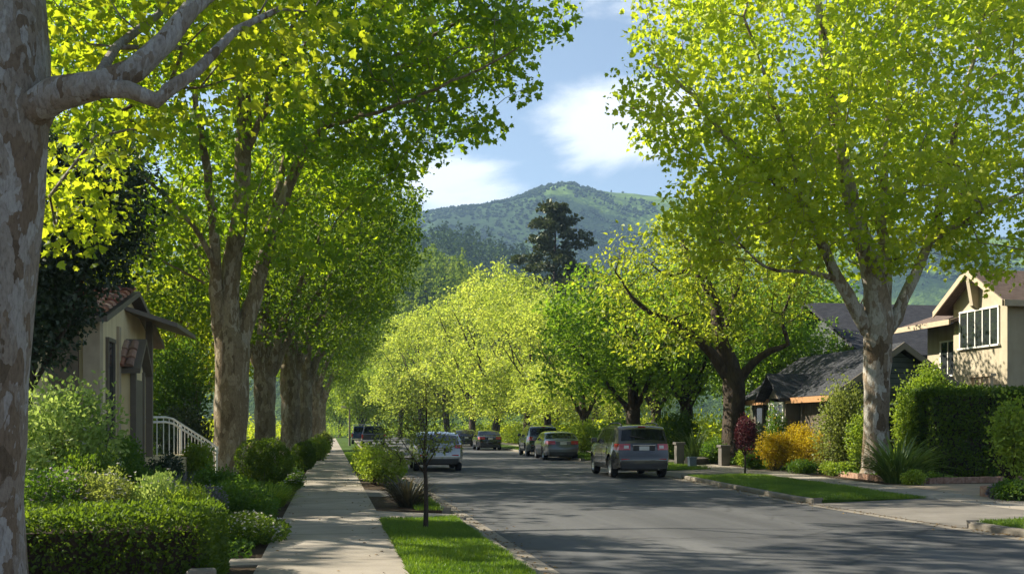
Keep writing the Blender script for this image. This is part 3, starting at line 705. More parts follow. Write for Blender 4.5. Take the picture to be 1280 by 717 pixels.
def left_big():
    R = np.random.default_rng(41); d = 31.5; b = W(287, d, -.03)
    limbs = [loc_px(b, [(287, 606, 0, .70), (287, 585, 0, .58), (288, 540, 0, .51), (290, 470, 0, .50), (290, 430, 0, .52), (286, 400, 0, .38), (288, 340, -.2, .29), (300, 260, -.5, .24), (305, 150, -1, .22), (300, 40, -1.4, .15), (290, -80, -1.6, .09)], d),
             loc_px(b, [(300, 430, .1, .42), (318, 370, .3, .34), (336, 300, .5, .29), (360, 235, .7, .24), (385, 185, .9, .20), (425, 130, 1.0, .16), (470, 85, .9, .12), (540, 45, .5, .08), (610, 10, .2, .05)], d),
             loc_px(b, [(278, 425, 0, .36), (270, 380, -.4, .28), (268, 310, -1, .22), (262, 230, -1.6, .17), (245, 130, -2.4, .12), (225, 30, -3, .08)], d),
             loc_px(b, [(318, 370, .3, .24), (334, 310, 1.2, .20), (345, 250, 2, .17), (362, 170, 3, .13), (380, 70, 4, .09), (400, -40, 5, .06)], d),
             loc_px(b, [(372, 205, .8, .15), (400, 165, 0, .12), (440, 150, -1, .09), (500, 130, -2, .07), (580, 95, -2.6, .05), (650, 60, -3, .035)], d),
             loc_px(b, [(304, 200, -.6, .15), (330, 140, -1.6, .12), (350, 70, -2.6, .09), (380, 0, -3.4, .06)], d),
             loc_px(b, [(268, 330, -1, .14), (240, 280, -1.6, .10), (190, 230, -2, .07), (140, 190, -2.4, .05)], d)]
    ell = [(0, 0, 12.2, 6.2, 5.5, 6.5, 3.6), (4.2, -.4, 13.8, 5.4, 5.0, 4.2, 3.0), (-4.5, 0, 11.5, 5, 4.5, 5, 1.6), (7.2, -.5, 14.6, 3.4, 3.4, 2.6, 1.0)]
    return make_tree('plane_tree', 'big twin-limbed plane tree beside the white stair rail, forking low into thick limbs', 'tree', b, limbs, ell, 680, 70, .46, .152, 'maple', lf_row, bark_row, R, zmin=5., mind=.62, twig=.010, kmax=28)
TL = left_big(); TL['group'] = G_L
def row_tree(name, label, R, lmat, bmat, h=15., spread=6.5, r0=.6, fork=4., ncl=420, per=60, sigma=.6, ls=.2, shape='oval', lean=(0, 0), ell=None, mind=.75, flat=.7, nl=5):
    limbs = [[(0, 0, -.1, r0*1.25), (.02, 0, .4, r0*1.02), (lean[0]*.3, lean[1]*.3, fork*.5, r0*.9), (lean[0]*.6, lean[1]*.6, fork, r0*.95), (lean[0]*.9, lean[1]*.9, h*.5, r0*.45), (lean[0], lean[1], h*.78, r0*.2)]]
    a0 = R.uniform(0, 6.28)
    for i in range(nl):
        a = a0+i*2*PI/nl+R.uniform(-.3, .3); s = spread*R.uniform(.55, .8); hh = h*R.uniform(.68, .86)
        x, y = math.cos(a), math.sin(a); k = R.uniform(.85, 1.05)
        limbs.append([(lean[0]*.6+x*r0*.3, lean[1]*.6+y*r0*.3, fork*k, r0*.62), (lean[0]*.65+x*s*.3, lean[1]*.65+y*s*.3, fork+(hh-fork)*.3, r0*.42), (lean[0]*.8+x*s*.62, lean[1]*.8+y*s*.62, fork+(hh-fork)*.62, r0*.28), (lean[0]+x*s, lean[1]+y*s, hh, r0*.12)])
    if ell is None:
        cz = (fork*1.15+h)/2+.4; ell = [(lean[0], lean[1], cz, spread*.92, spread*.92, (h-fork*1.1)/2, 2.), (lean[0], lean[1], cz+1.2, spread, spread, (h-fork)/2-.9, 1.)]
    return make_tree(name, label, None, (0, 0, 0), limbs, ell, ncl, per, sigma, ls, shape, lmat, bmat, R, zmin=fork*.8, mind=mind, flat=flat, wob=.04)
R = np.random.default_rng(52)
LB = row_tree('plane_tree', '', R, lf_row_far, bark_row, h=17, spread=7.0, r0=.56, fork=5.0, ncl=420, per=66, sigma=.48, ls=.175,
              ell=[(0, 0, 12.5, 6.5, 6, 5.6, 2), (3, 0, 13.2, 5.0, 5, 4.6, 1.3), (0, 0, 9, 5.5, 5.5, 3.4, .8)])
def put(o, p, rz, s, label, group): o.location = p; o.rotation_euler = (0, 0, rz); o.scale = s if isinstance(s, (tuple, list)) else (s,)*3; o['label'] = label; o['group'] = group
put(LB, W(331, 41, -.03), .0, (.8, .9, .78), 'second plane tree along the left pavement, thick straight trunk just behind the twin-limbed one', G_L)
for px, d, rz, s, lab in [(363, 53, .5, .95, 'third plane tree along the left pavement, grey trunk behind the clipped round shrubs'),
                          (380, 66, -.4, 1.0, 'fourth plane tree along the left pavement, pale trunk close to the third'),
                          (391, 84, .3, .95, 'fifth plane tree of the left row, slim from here beside the pavement'),
                          (398, 105, -.7, .95, 'sixth plane tree of the left row, near the far end of the pavement'),
                          (402, 130, .2, 1.0, 'last plane tree of the left row, at the far end of the pavement')]:
    copy_tree(LB, W(px, d, -.03), rz, s, lab, G_L)
# yard trees on the left, behind the house
G_Y = 'trees in the yards behind the left house'
R = np.random.default_rng(57)
YB = row_tree('yard_tree', '', R, lf_near, bark_row, h=10.5, spread=5.0, r0=.3, fork=2.6, ncl=250, per=50, sigma=.48, ls=.2)
put(YB, W(185, 47, -.03), .3, 1.0, 'bright spring-green tree in the yard right behind the porch roof', G_Y)
for px, d, rz, s, lab in [(90, 58, 1.4, 1.25, 'tall spring-green tree behind the dark evergreen and the cream house'),
                          (240, 70, 2.5, 1.1, 'spring-green yard tree seen between the porch post and the twin-limbed plane tree'),
                          (-60, 40, 3.3, 1.2, 'spring-green tree behind the near trunk at the left edge'),
                          (-330, 24, 4.3, 1.1, 'leafy yard tree beyond the left edge, shading the lawn')]:
    copy_tree(YB, W(px, d, -.03), rz, s, lab, G_Y)
R = np.random.default_rng(58)  # added tree out of view, crown spread above the frame to shade the road
ST = row_tree('yard_tree', '', R, lf_near, bark_row, h=15.5, spread=5.4, r0=.36, fork=6.5, ncl=235, per=46, sigma=.36, ls=.2, mind=.85,
              ell=[(-4.5, .5, 12.5, 3.6, 4.2, 2.0, .8), (1.0, -2.0, 13.2, 5, 4.2, 2.2, 1.0), (5.4, -.8, 13.4, 5, 5.4, 2.4, 1.8), (8.4, .5, 13.6, 3.4, 5, 2.0, .9)])
put(ST, (-9.2, 20.2, -.03), 0, 1.0, 'unseen tree left of the cream house, added to shade the road with its high crown', G_Y)

def right_big():
    R = np.random.default_rng(61); d = 32.; b = W(1095, d, -.03)
    limbs = [loc_px(b, [(1093, 606, 0, .56), (1094, 585, 0, .44), (1095, 540, 0, .39), (1096, 470, 0, .39), (1098, 420, 0, .44), (1098, 390, 0, .42), (1090, 340, -.2, .32), (1072, 280, -.5, .26), (1050, 190, -1.2, .20), (1035, 90, -1.8, .14), (1020, -20, -2.4, .09), (1010, -120, -3, .05)], d),
             loc_px(b, [(1082, 410, 0, .34), (1066, 380, -.1, .28), (1040, 330, -.4, .22), (1005, 265, -.8, .18), (965, 225, -1.2, .14), (920, 185, -1.4, .11), (865, 120, -1.5, .08), (820, 80, -1.6, .05)], d),
             loc_px(b, [(1104, 400, .1, .34), (1106, 350, .4, .28), (1102, 270, 1., .22), (1108, 160, 1.8, .16), (1118, 50, 2.4, .11), (1130, -70, 3, .07)], d),
             loc_px(b, [(1114, 410, 0, .32), (1130, 372, .1, .26), (1150, 330, .3, .22), (1172, 270, .5, .18), (1190, 180, .7, .13), (1215, 80, .8, .09), (1240, -20, 1, .06)], d),
             loc_px(b, [(1010, 272, -.8, .14), (990, 200, -1.8, .11), (960, 110, -2.6, .08), (930, 20, -3, .05)], d),
             loc_px(b, [(1050, 350, -.3, .13), (1010, 340, -1.2, .09), (960, 335, -2, .06), (920, 300, -2.6, .04)], d),
             loc_px(b, [(1160, 305, .4, .12), (1200, 280, -.6, .09), (1240, 255, -1.2, .06), (1280, 240, -1.6, .04)], d)]
    ell = [(-.6, 0, 12.6, 6.6, 6.0, 6.4, 3.2), (-4.0, -.3, 12.6, 4.4, 4.6, 4.2, 1.6), (3.6, .3, 11.8, 4.8, 5.0, 5.4, 1.9), (-1.8, -.6, 9.0, 4.2, 4.5, 3.0, 1.0), (-3.9, -.6, 8.2, 3.0, 3.2, 2.0, .55), (3.9, -.4, 8.2, 2.8, 3.2, 1.9, .4), (0, 0, 16.5, 5.5, 5, 3, .9)]
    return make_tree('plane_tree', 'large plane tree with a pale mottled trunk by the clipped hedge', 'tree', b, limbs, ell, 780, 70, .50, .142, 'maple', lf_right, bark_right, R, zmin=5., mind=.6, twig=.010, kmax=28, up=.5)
TR = right_big(); TR['group'] = G_R
def mid_tree():
    R = np.random.default_rng(71); d = 45.; b = W(916, d, -.03)
    limbs = [loc_px(b, [(916, 582, 0, .62), (916, 560, 0, .52), (917, 520, 0, .47), (917, 480, 0, .47), (912, 455, 0, .40), (900, 420, 0, .30), (892, 375, .3, .26), (872, 335, .6, .22), (856, 312, .8, .16), (850, 285, 1, .08)], d),
             loc_px(b, [(908, 470, 0, .36), (890, 442, -.4, .30), (866, 418, -.8, .26), (840, 400, -1.2, .2), (815, 392, -1.4, .15), (790, 370, -1.6, .09), (770, 340, -1.6, .05)], d),
             loc_px(b, [(924, 475, 0, .30), (940, 455, -.3, .25), (962, 438, -.6, .2), (985, 430, -.8, .15), (978, 405, -.8, .12), (985, 375, -1, .08), (1000, 345, -1, .05)], d),
             loc_px(b, [(902, 425, 0, .2), (912, 390, 1, .16), (925, 350, 1.6, .12), (935, 300, 2, .07)], d),
             loc_px(b, [(868, 332, .6, .12), (838, 345, 0, .08), (812, 330, -.6, .05)], d)]
    ell = [(-1.5, 0, 8.0, 5.0, 4.4, 3.0, 2), (1.2, 0, 8.6, 3.6, 3.8, 2.6, 1.2), (-3.6, 0, 6.4, 2.6, 3, 2.2, .6), (-1, 0, 9.6, 3, 3, 1.6, .6)]
    return make_tree('street_tree', 'gnarled tree with dark twisting limbs in front of the dark-roofed bungalow', 'tree', b, limbs, ell, 235, 50, .44, .15, 'oval', lf_mid, bark_dark, R, zmin=3.4, mind=.7, twig=.013, arch=.2)
TM = mid_tree(); TM['group'] = G_R
R = np.random.default_rng(81)
def lumpy(R, n, h, sp, z0, lean=(0, 0)):
    out = [(lean[0], lean[1], (z0+h)/2, sp*.62, sp*.62, (h-z0)*.42, 1.2)]
    for i in range(n):
        a = R.uniform(0, 6.28); q = sp*R.uniform(.35, .72); zz = R.uniform(z0+1.0, h-1.2); rr = sp*R.uniform(.26, .42)
        q *= 1-.35*max(0, (zz-h*.6)/(h*.4)); out.append((lean[0]+math.cos(a)*q, lean[1]+math.sin(a)*q, zz, rr, rr, rr*R.uniform(.7, 1.15), .42))
    for i in range(7):
        a = R.uniform(0, 6.28); q = sp*R.uniform(.1, .6); out.append((lean[0]+math.cos(a)*q, lean[1]+math.sin(a)*q, h-1.2-q*.35+R.uniform(-.3, .9), .55, .55, 1.7, .10))
    out.append((lean[0]+R.uniform(-1, 1), lean[1], h-.9, sp*.26, sp*.26, 1.7, .3)); return out
RB = row_tree('street_tree', '', R, lf_gold, bark_dark, h=13.5, spread=6.6, r0=.34, fork=3.2, ncl=350, per=42, sigma=.46, ls=.185, nl=6, lean=(-.8, 0), mind=.62, ell=lumpy(R, 13, 14.0, 6.8, 3.0, (-.8, 0)))
put(RB, W(737, 70, -.03), 0, (.85, .85, .72), 'gold-green street tree with a leaning trunk, right behind the grey sedan', G_R)
R = np.random.default_rng(83)
RC = row_tree('street_tree', '', R, lf_mid_green, bark_dark, h=11.5, spread=5.8, r0=.38, fork=2.8, ncl=360, per=48, sigma=.5, ls=.19, nl=5, mind=.62, ell=lumpy(R, 12, 11.5, 6.0, 2.6))
put(RC, W(792, 56, -.03), 0, (1, 1, .88), 'dense mid-green street tree with a thick dark trunk behind the silver SUV', G_R)
copy_tree(RC, W(858, 54, -.03), 2.1, .92, 'low dark-limbed street tree between the gnarled tree and the silver SUV', G_R)
for px, d, rz, s, lab in [(686, 84, 1.1, (.9, .9, .82), 'slim-trunked gold-green street tree behind the dark green SUV'),
                          (655, 92, 2.4, .95, 'gold-green street tree forking low, right of the far black sedan'),
                          (618, 100, 3.6, 1.18, 'gold-green street tree with a pale trunk above the far black sedan'),
                          (590, 112, 4.4, 1.25, 'tall gold-green street tree above the dark hatchback'),
                          (560, 126, 5.2, 1.2, 'gold-green street tree left of the dark hatchback'),
                          (530, 140, .6, 1.2, 'gold-green street tree above the light hatchback parked on the left'),
                          (500, 158, 1.8, 1.1, 'farthest gold-green street tree, left end of the right row')]:
    copy_tree(RB, W(px, d, -.03), rz, s, lab, G_R)
G_B = 'trees in the gardens behind the right row'
for px, d, rz, s, lab in [(760, 88, 2.9, .85, 'garden tree rising between the conifer and the dense green street tree'),
                          (820, 76, 4.0, 1.0, 'garden tree behind the dense green street tree'),
                          (1000, 62, 5.0, 1.0, 'garden tree behind the dark-roofed bungalow'), (978, 50, 1.3, .66, 'small garden tree between the bungalow and the grey-blue house'),
                          (700, 110, .3, .85, 'garden tree at the foot of the conifer')]:
    copy_tree(RC if px > 780 else RB, W(px, d, -.03), rz, s, lab, G_B)
# street end: lit trees that close the view
R = np.random.default_rng(85)
EB = row_tree('street_tree', '', R, lf_lime, bark_dark, h=9, spread=4.6, r0=.3, fork=1.6, ncl=240, per=44, sigma=.7, ls=.26)
put(EB, W(452, 150, -.03), 0, 1.0, 'lime-green tree at the far end of the street behind the blue pickup', 'trees at the end of the street')
for px, d, rz, s, lab in [(425, 175, 2, 1.0, 'lime-green tree closing the far end of the pavement'), (470, 190, 1, 1.5, 'tall lime-green tree behind the street end'),
                          (520, 200, 3, 1.4, 'lime-green tree behind the farthest street tree'), (395, 190, 4, 1.2, 'lime-green tree behind the last plane tree of the left row')]:
    copy_tree(EB, W(px, d, -.03), rz, s, lab, 'trees at the end of the street')
# conifer rising behind the right row
def conifer():
    R = np.random.default_rng(91); d = 125.; b = W(694, d, -.1); t = thing('conifer_tree', 'tall dark conifer with ragged tiers standing above the gold-green trees', 'tree', b)
    H = 29.; sk = Skel(); sk.limb([(0, 0, 0, .6), (.1, 0, H*.5, .38), (0, .1, H*.8, .16), (.2, 0, H-.6, .03)], wob=.03, R=R)
    cl = []; a = 0
    for i in range(58):
        q = i/57; z = H*(.24+.74*q**.92); f = 1-z/H
        L = (1.0+11.0*f**.72)*R.uniform(.45, 1.12); a += 2.4+R.uniform(-.5, .5); rise = R.uniform(-.10, .10)
        tip = (math.cos(a)*L, math.sin(a)*L, z+rise*L)
        sk.limb([(0, 0, z, .11*f+.03), (tip[0]*.5, tip[1]*.5, z+.3+rise*L*.3, .07*f+.02), (tip[0], tip[1], tip[2], .015)], R=R)
        for t_ in np.linspace(.38, 1, max(3, int(L*1.1))):
            w = .16*L*(1.1-t_)+.15
            for _ in range(2): cl.append((tip[0]*t_+R.normal()*w, tip[1]*t_+R.normal()*w, z+.3*(1-t_)+(tip[2]-z)*t_+R.uniform(0, .35)))
    for k in range(6): cl.append((.15, .05, H-.4-k*.45))
    link_mesh('trunk', sk.mesh('trunk'), bark_dark, t)
    pos, nrm, dd, sz, c = clump_leaves(np.array(cl), 46, .45, .36, R, .5, .5, hang=0)
    link_mesh('crown', leaf_mesh('crown', pos, nrm, dd, sz, 'kite', c, R), lf_conifer, t)
    return t
conifer()
t2 = copy_tree(bpy.data.objects['conifer_tree'], W(745, 140, -.1), 2.2, (.9, .9, .66), 'shorter dark conifer at the right foot of the tall ragged one')
# dark evergreen tree against the cream house
def evergreen():
    R = np.random.default_rng(95); d = 17.2; b = W(66, d, -.03)
    limbs = [[(-.5, .2, -.1, .13), (-.5, .2, 1.5, .10), (-.3, .1, 3.2, .08), (0, 0, 5.6, .04)], [(-.5, .2, 1.6, .07), (-.8, .2, 3, .05), (-.7, .3, 4.4, .03)], [(-.4, .2, 2.2, .06), (.2, 0, 3.3, .05), (.5, -.1, 4.2, .03)]]
    ell = [(-.1, 0, 4.85, .9, 1.2, 1.9, 2), (-.45, 0, 3.7, .8, 1.2, 1.3, 1), (.5, 0, 4.8, .65, 1.0, .75, .6), (.88, 0, 5.35, .62, 1.0, 1.35, .9)]
    make_tree('evergreen_tree', 'dense dark evergreen tree beside the near trunk, hiding the corner of the cream house', None, b, limbs, ell, 270, 95, .24, .075, 'oval', lf_dark, bark_dark, R, zmin=1.6, mind=.26, twig=.006)
evergreen()

# ------------------------------------------------------------------ houses
def m_stucco(name, a, b, sc=1.2):
    m, nt, out = newmat(name); v = objvec(nt)
    n = noise_node(nt, v, sc, 6, .6); n2 = noise_node(nt, v, 60, 3, .7); n3 = noise_node(nt, objvec(nt, (3, 3, .25)), 1.5, 4)
    c = ramp(nt, n, [(.3, a), (.7, b)]); c = mixc(nt, .25, c, ramp(nt, n3, [(.35, (.6, .56, .5)), (.6, (1, 1, 1))]), 'MULTIPLY')
    principled(nt, out, c, .9, normal=bump(nt, n2, .35, .01), spec=.2); return m
def m_shingle(name, a, b, rows=.22):
    m, nt, out = newmat(name); v = objvec(nt)
    br = nt.nodes.new('ShaderNodeTexBrick'); br.inputs['Scale'].default_value = 1/rows; br.inputs['Mortar Size'].default_value = .03
    br.inputs['Color1'].default_value = rgba(a); br.inputs['Color2'].default_value = rgba(b); br.inputs['Mortar'].default_value = rgba(tuple(x*.35 for x in a)); br.inputs['Bias'].default_value = -.2
    t = nt.nodes.new('ShaderNodeTexCoord'); nt.links.new(t.outputs['UV'], br.inputs['Vector'])
    n = noise_node(nt, v, 1.5, 5); c = mixc(nt, .5, br.outputs['Color'], ramp(nt, n, [(.3, (.4, .4, .4)), (.7, (.65, .65, .62))]), 'OVERLAY')
    principled(nt, out, c, .85, normal=bump(nt, br.outputs['Fac'], -.5, .03), spec=.25); return m
def m_boards(name, a, b, step=.16, axis='Z'):
    m, nt, out = newmat(name); v = objvec(nt)
    sx = nt.nodes.new('ShaderNodeSeparateXYZ'); nt.links.new(v, sx.inputs[0])
    md = nt.nodes.new('ShaderNodeMath'); md.operation = 'PINGPONG'; md.inputs[1].default_value = step/2
    nt.links.new(sx.outputs[axis], md.inputs[0])
    j = ramp(nt, md.outputs[0], [(.006, (.25, .25, .25)), (.02, (1, 1, 1))])
    n = noise_node(nt, objvec(nt, (1, 1, 8)), 2, 5); c = ramp(nt, n, [(.3, a), (.7, b)])
    c = mixc(nt, .9, c, j, 'MULTIPLY'); principled(nt, out, c, .75, spec=.25); return m
M_CREAM = m_stucco('cream_stucco', (.72, .59, .34), (.82, .71, .46)); M_TAN = m_stucco('tan_stucco', (.36, .315, .235), (.44, .39, .295))
M_STONE = m_stucco('brown_stone', (.14, .11, .08), (.22, .18, .13), 5)
M_TRIM = plain('grey_brown_trim', (.15, .125, .10), .6); M_CREAMTRIM = plain('cream_trim', (.42, .34, .24), .6); M_WHITE = plain('white_paint', (.72, .71, .68), .5, var=.06)
M_GLASS = plain('window_glass', (.025, .03, .032), .04, var=.3, spec=.9, scale=1.5)
M_DARKROOF = m_shingle('charcoal_shingle', (.03, .033, .042), (.065, .068, .08)); M_BROWNROOF = m_shingle('brown_shingle', (.12, .085, .07), (.20, .15, .125))
M_GREENWALL = m_boards('dark_green_boards', (.045, .055, .03), (.07, .08, .045)); M_BROWNWALL = m_boards('brown_boards', (.10, .08, .06), (.15, .125, .095), .2, 'Y')
M_GREY = m_boards('grey_blue_boards', (.17, .20, .21), (.23, .26, .27), .2); M_ORANGE = plain('cedar_fascia', (.36, .19, .085), .6)
M_GABLE = m_boards('slate_boards', (.06, .075, .075), (.09, .105, .105), .2)
def roof_plane(mb, a, b, c, d): mb.add([a, b, c, d], [(0, 1, 2, 3)])
def uv_planar(o):
    """lays shingle courses level on each sloping face"""
    me = o.data; uv = me.uv_layers.new(name='UVMap')
    for p in me.polygons:
        n = p.normal; h = Vector((-n.y, n.x, 0)); h = h.normalized() if h.length > 1e-4 else Vector((1, 0, 0)); s = n.cross(h)
        for li in p.loop_indices:
            co = me.vertices[me.loops[li].vertex_index].co; uv.data[li].uv = (co.dot(h)*.5, co.dot(s))
def slab_roof(name, quads, th, mat, parent):
    """sloping slabs of real thickness"""
    mb = MB()
    for q in quads:
        q = [Vector(p) for p in q]; n = (q[1]-q[0]).cross(q[2]-q[0]).normalized()
        if n.z < 0: q.reverse(); n = -n
        k = len(q); vs = [p for p in q]+[p-Vector((0, 0, th)) for p in q]
        mb.add(vs, [tuple(range(k)), tuple(range(2*k-1, k-1, -1))]+[(i, k+i, k+(i+1) % k, (i+1) % k) for i in range(k)])
    o = mb.build(name, mat, parent); uv_planar(o); return o
def window(parent, axis, plane, a0, a1, z0, z1, out, npane=2, fm=None, fw=.07, bars=0, name='window'):
    """frame, sill and pane on a wall at `plane` facing direction out along axis (0 = x, 1 = y)"""
    fm = fm or M_WHITE
    def bx(mb, u0, u1, w0, w1, p0, p1):
        lo, hi = sorted((plane+out*p0, plane+out*p1))
        if axis == 0: mb.box(lo, hi, u0, u1, w0, w1)
        else: mb.box(u0, u1, lo, hi, w0, w1)
    f = MB(); bx(f, a0-fw, a1+fw, z1, z1+fw, -.03, .07); bx(f, a0-fw, a0, z0, z1, -.03, .06); bx(f, a1, a1+fw, z0, z1, -.03, .06)
    for i in range(1, npane):
        x = a0+(a1-a0)*i/npane; bx(f, x-fw*.35, x+fw*.35, z0, z1, .0, .05)
    for i in range(1, bars+1):
        z = z0+(z1-z0)*i/(bars+1); bx(f, a0, a1, z-.018, z+.018, .0, .045)
    o = f.build(name, fm, parent)
    s = MB(); bx(s, a0-fw*1.6, a1+fw*1.6, z0-fw, z0, -.03, .12); s.build('sill', fm, o)
    p = MB(); bx(p, a0, a1, z0, z1, -.05, .025); p.build('pane', M_GLASS, o)
    return o
M_TILE = None
def tile_mat():
    m, nt, out = newmat('clay_tile'); r = attr(nt, 'rnd')
    c = ramp(nt, r, [(0, (.13, .05, .035)), (.35, (.24, .09, .06)), (.6, (.32, .14, .09)), (.8, (.36, .25, .20)), (1, (.20, .12, .10))])
    c = mixc(nt, .35, c, ramp(nt, noise_node(nt, objvec(nt), 14, 5), [(.3, (.3, .3, .3)), (.7, (.7, .7, .68))]), 'OVERLAY')
    principled(nt, out, c, .8, spec=.3); return m
M_TILE = tile_mat()
def tile_field(name, o0, eave, slope, parent, w=.22, l=.38):
    """barrel tiles in rows: o0 eave corner, eave vector along the eave, slope vector up the roof"""
    o0, eave, slope = Vector(o0), Vector(eave), Vector(slope); ne = int(eave.length/w); ns = int(slope.length/l)
    e, s = eave.normalized(), slope.normalized(); n = e.cross(s).normalized()
    if n.z < 0: n = -n
    V = []; Fc = []; rnd = []; rr = random.Random(5)
    for i in range(ne):
        for j in range(ns):
            b = len(V); c = o0+e*(w*(i+.5)); rv = rr.random()
            for q, t in enumerate((j*l-.05, (j+1)*l)):
                for k in range(6):
                    a = PI*k/5; rad = w*.56*(1 if q == 0 else .8)
                    V.append(c+s*t+e*(math.cos(a)*rad)+n*(math.sin(a)*rad*.85+(.035 if q == 0 else 0)))
            for k in range(5): Fc.append((b+k, b+k+1, b+7+k, b+6+k)); rnd.append(rv)
            m_ = len(V); V.append(c+s*(j*l-.05)); Fc.append((b, b+1, b+2, b+3, b+4, b+5)); rnd.append(rv)
    flat = [i for f in Fc for i in f]; tot = [len(f) for f in Fc]
    me = np_mesh(name, np.array([tuple(v) for v in V]), flat, np.concatenate([[0], np.cumsum(tot)[:-1]]), tot, {'rnd': rnd})
    return link_mesh(name, me, M_TILE, parent)
def left_house():
    h = thing('cream_house', 'cream stucco house with red clay roof tiles and a porch beside the white stair rail', 'house', (0, 0, 0))
    x1, y0, y1 = -4.46, 21.1, 27.4
    w = MB(); w.box(-13, x1, y0, y1, -.1, 3.72); w.prism([(y0, 3.72), (y1, 3.72), (24.2, 4.5)], 0, -13, x1-.002)
    w.build('wall', M_CREAM, h)
    c = MB(); c.box(-5.35, -4.80, y0-.10, y0+.02, -.1, 3.70); c.build('stone_panel', M_STONE, h)
    c = MB(); c.box(-4.72, x1+.05, y0-.05, y0+.25, -.1, 3.70); c.box(x1, x1+.05, 22.9, 23.15, -.1, 3.7); c.box(x1-.02, x1+.04, y0+.25, 22.9, -.1, .9); c.build('corner_trim', M_CREAMTRIM, h)
    window(h, 0, x1, 21.9, 22.45, 1.35, 3.3, 1, 1, M_TRIM, .08)
    sl = Vector((0, 24.2-20.75, 4.65-3.72)); rf = slab_roof('roof', [[(-13.4, 20.75, 3.70), (x1+.25, 20.75, 3.70), (x1+.25, 24.2, 4.62), (-13.4, 24.2, 4.62)], [(-13.4, 27.7, 3.70), (x1+.25, 27.7, 3.70), (x1+.25, 24.2, 4.62), (-13.4, 24.2, 4.62)]], .12, M_TRIM, h)
    tile_field('roof_tiles', (x1+.27-4.0, 20.72, 3.74), (4.0, 0, 0), sl, rf)
    # entry bay under its own little tiled gable
    e = MB(); e.box(x1+.002, -4.2, 23.4, 24.5, -.1, 2.85); e.prism([(23.4, 2.85), (24.5, 2.85), (23.95, 3.35)], 0, x1+.002, -4.202); e.build('entry_bay', M_CREAM, h)
    q = MB(); q.box(-4.27, -4.15, 23.38, 23.50, -.1, 2.8); q.box(-4.27, -4.15, 24.40, 24.52, -.1, 2.8); q.build('entry_pilasters', M_TRIM, h)
    dr = MB(); dr.box(-4.21, -4.17, 23.6, 24.3, .8, 2.6); dr.build('door', M_TRIM, h)
    g_ = slab_roof('entry_roof', [[(x1, 23.15, 2.82), (-4.02, 23.15, 2.82), (-4.02, 23.95, 3.52), (x1, 23.95, 3.52)], [(x1, 24.75, 2.82), (-4.02, 24.75, 2.82), (-4.02, 23.95, 3.52), (x1, 23.95, 3.52)]], .10, M_TRIM, h)
    tile_field('roof_tiles', (x1-.05, 23.11, 2.86), (.5, 0, 0), (0, .84, .70), g_, .18, .3)
    tile_field('roof_tiles', (x1-.05, 24.79, 2.86), (.5, 0, 0), (0, -.84, .70), g_, .18, .3)
    # porch
    p = MB(); p.box(x1+.002, -3.3, 24.9, 27.3, -.1, .86); p.build('porch_floor', M_CREAM, h)
    slab_roof('porch_roof', [[(-5.3, 23.4, 4.5), (-5.3, 27.4, 4.5), (-3.4, 27.4, 3.92), (-3.4, 24.2, 3.92)]], .10, M_TRIM, h)
    for yy in (25.4,):
        o = MB(); o.box(-4.28, -4.13, yy-.08, yy+.08, .86, 4.05); o.build('porch_post', M_TRIM, h)
    st = MB()
    for i in range(5): st.box(-4.3, -3.3, 27.3+i*.34, 27.3+(i+1)*.34, -.1, .86-.17*(i+1)+.0)
    st.build('steps', M_KERB, h)
    r = thing('stair_rail', 'white metal rail stepping down from the porch of the cream house', 'railing', (0, 0, 0))
    A = [PV(166, 521, 24.2), PV(207, 521, 25.6), PV(216, 523, 26), PV(262, 552, 29.2), PV(272, 560, 30)]
    for dz in (0, -.12):
        t_ = MB(); t_.tube([a+Vector((0, 0, dz)) for a in A], .028, 6); t_.build('handrail' if dz == 0 else 'lower_rail', M_WHITE, r)
    def at(f):
        L = [(A[i+1]-A[i]).length for i in range(len(A)-1)]; s = f*sum(L)
        for i, l in enumerate(L):
            if s <= l: return A[i]+(A[i+1]-A[i])*(s/l)
            s -= l
        return A[-1]
    for i in range(20):
        q = at((i+.5)/20); b = MB(); b.tube([q, (q.x, q.y, min(q.z-.6, .86) if i < 8 else q.z-.95)], .014, 5); b.build('baluster', M_WHITE, r)
    for f in (.02, .42, .98):
        q = at(f); b = MB(); b.tube([q, (q.x, q.y, -.05)], .035, 6); b.build('post', M_WHITE, r)
left_house()
def low_rail():
    r = thing('garden_rail', 'short white sloping rail half hidden in the shrubs below the cream house', 'railing', (0, 0, 0))
    a, b = PV(126, 555, 17.5), PV(152, 576, 18.2)
    m_ = MB(); m_.tube([a, b], .03, 6); m_.build('handrail', M_WHITE, r)
    m_ = MB(); m_.tube([a-Vector((0, 0, .2)), b-Vector((0, 0, .2))], .025, 6); m_.build('lower_rail', M_WHITE, r)
    for t in (.05, .5, .95):
        q = a+(b-a)*t; m_ = MB(); m_.tube([q, (q.x, q.y, -.05)], .02, 6); m_.build('post', M_WHITE, r)
low_rail()
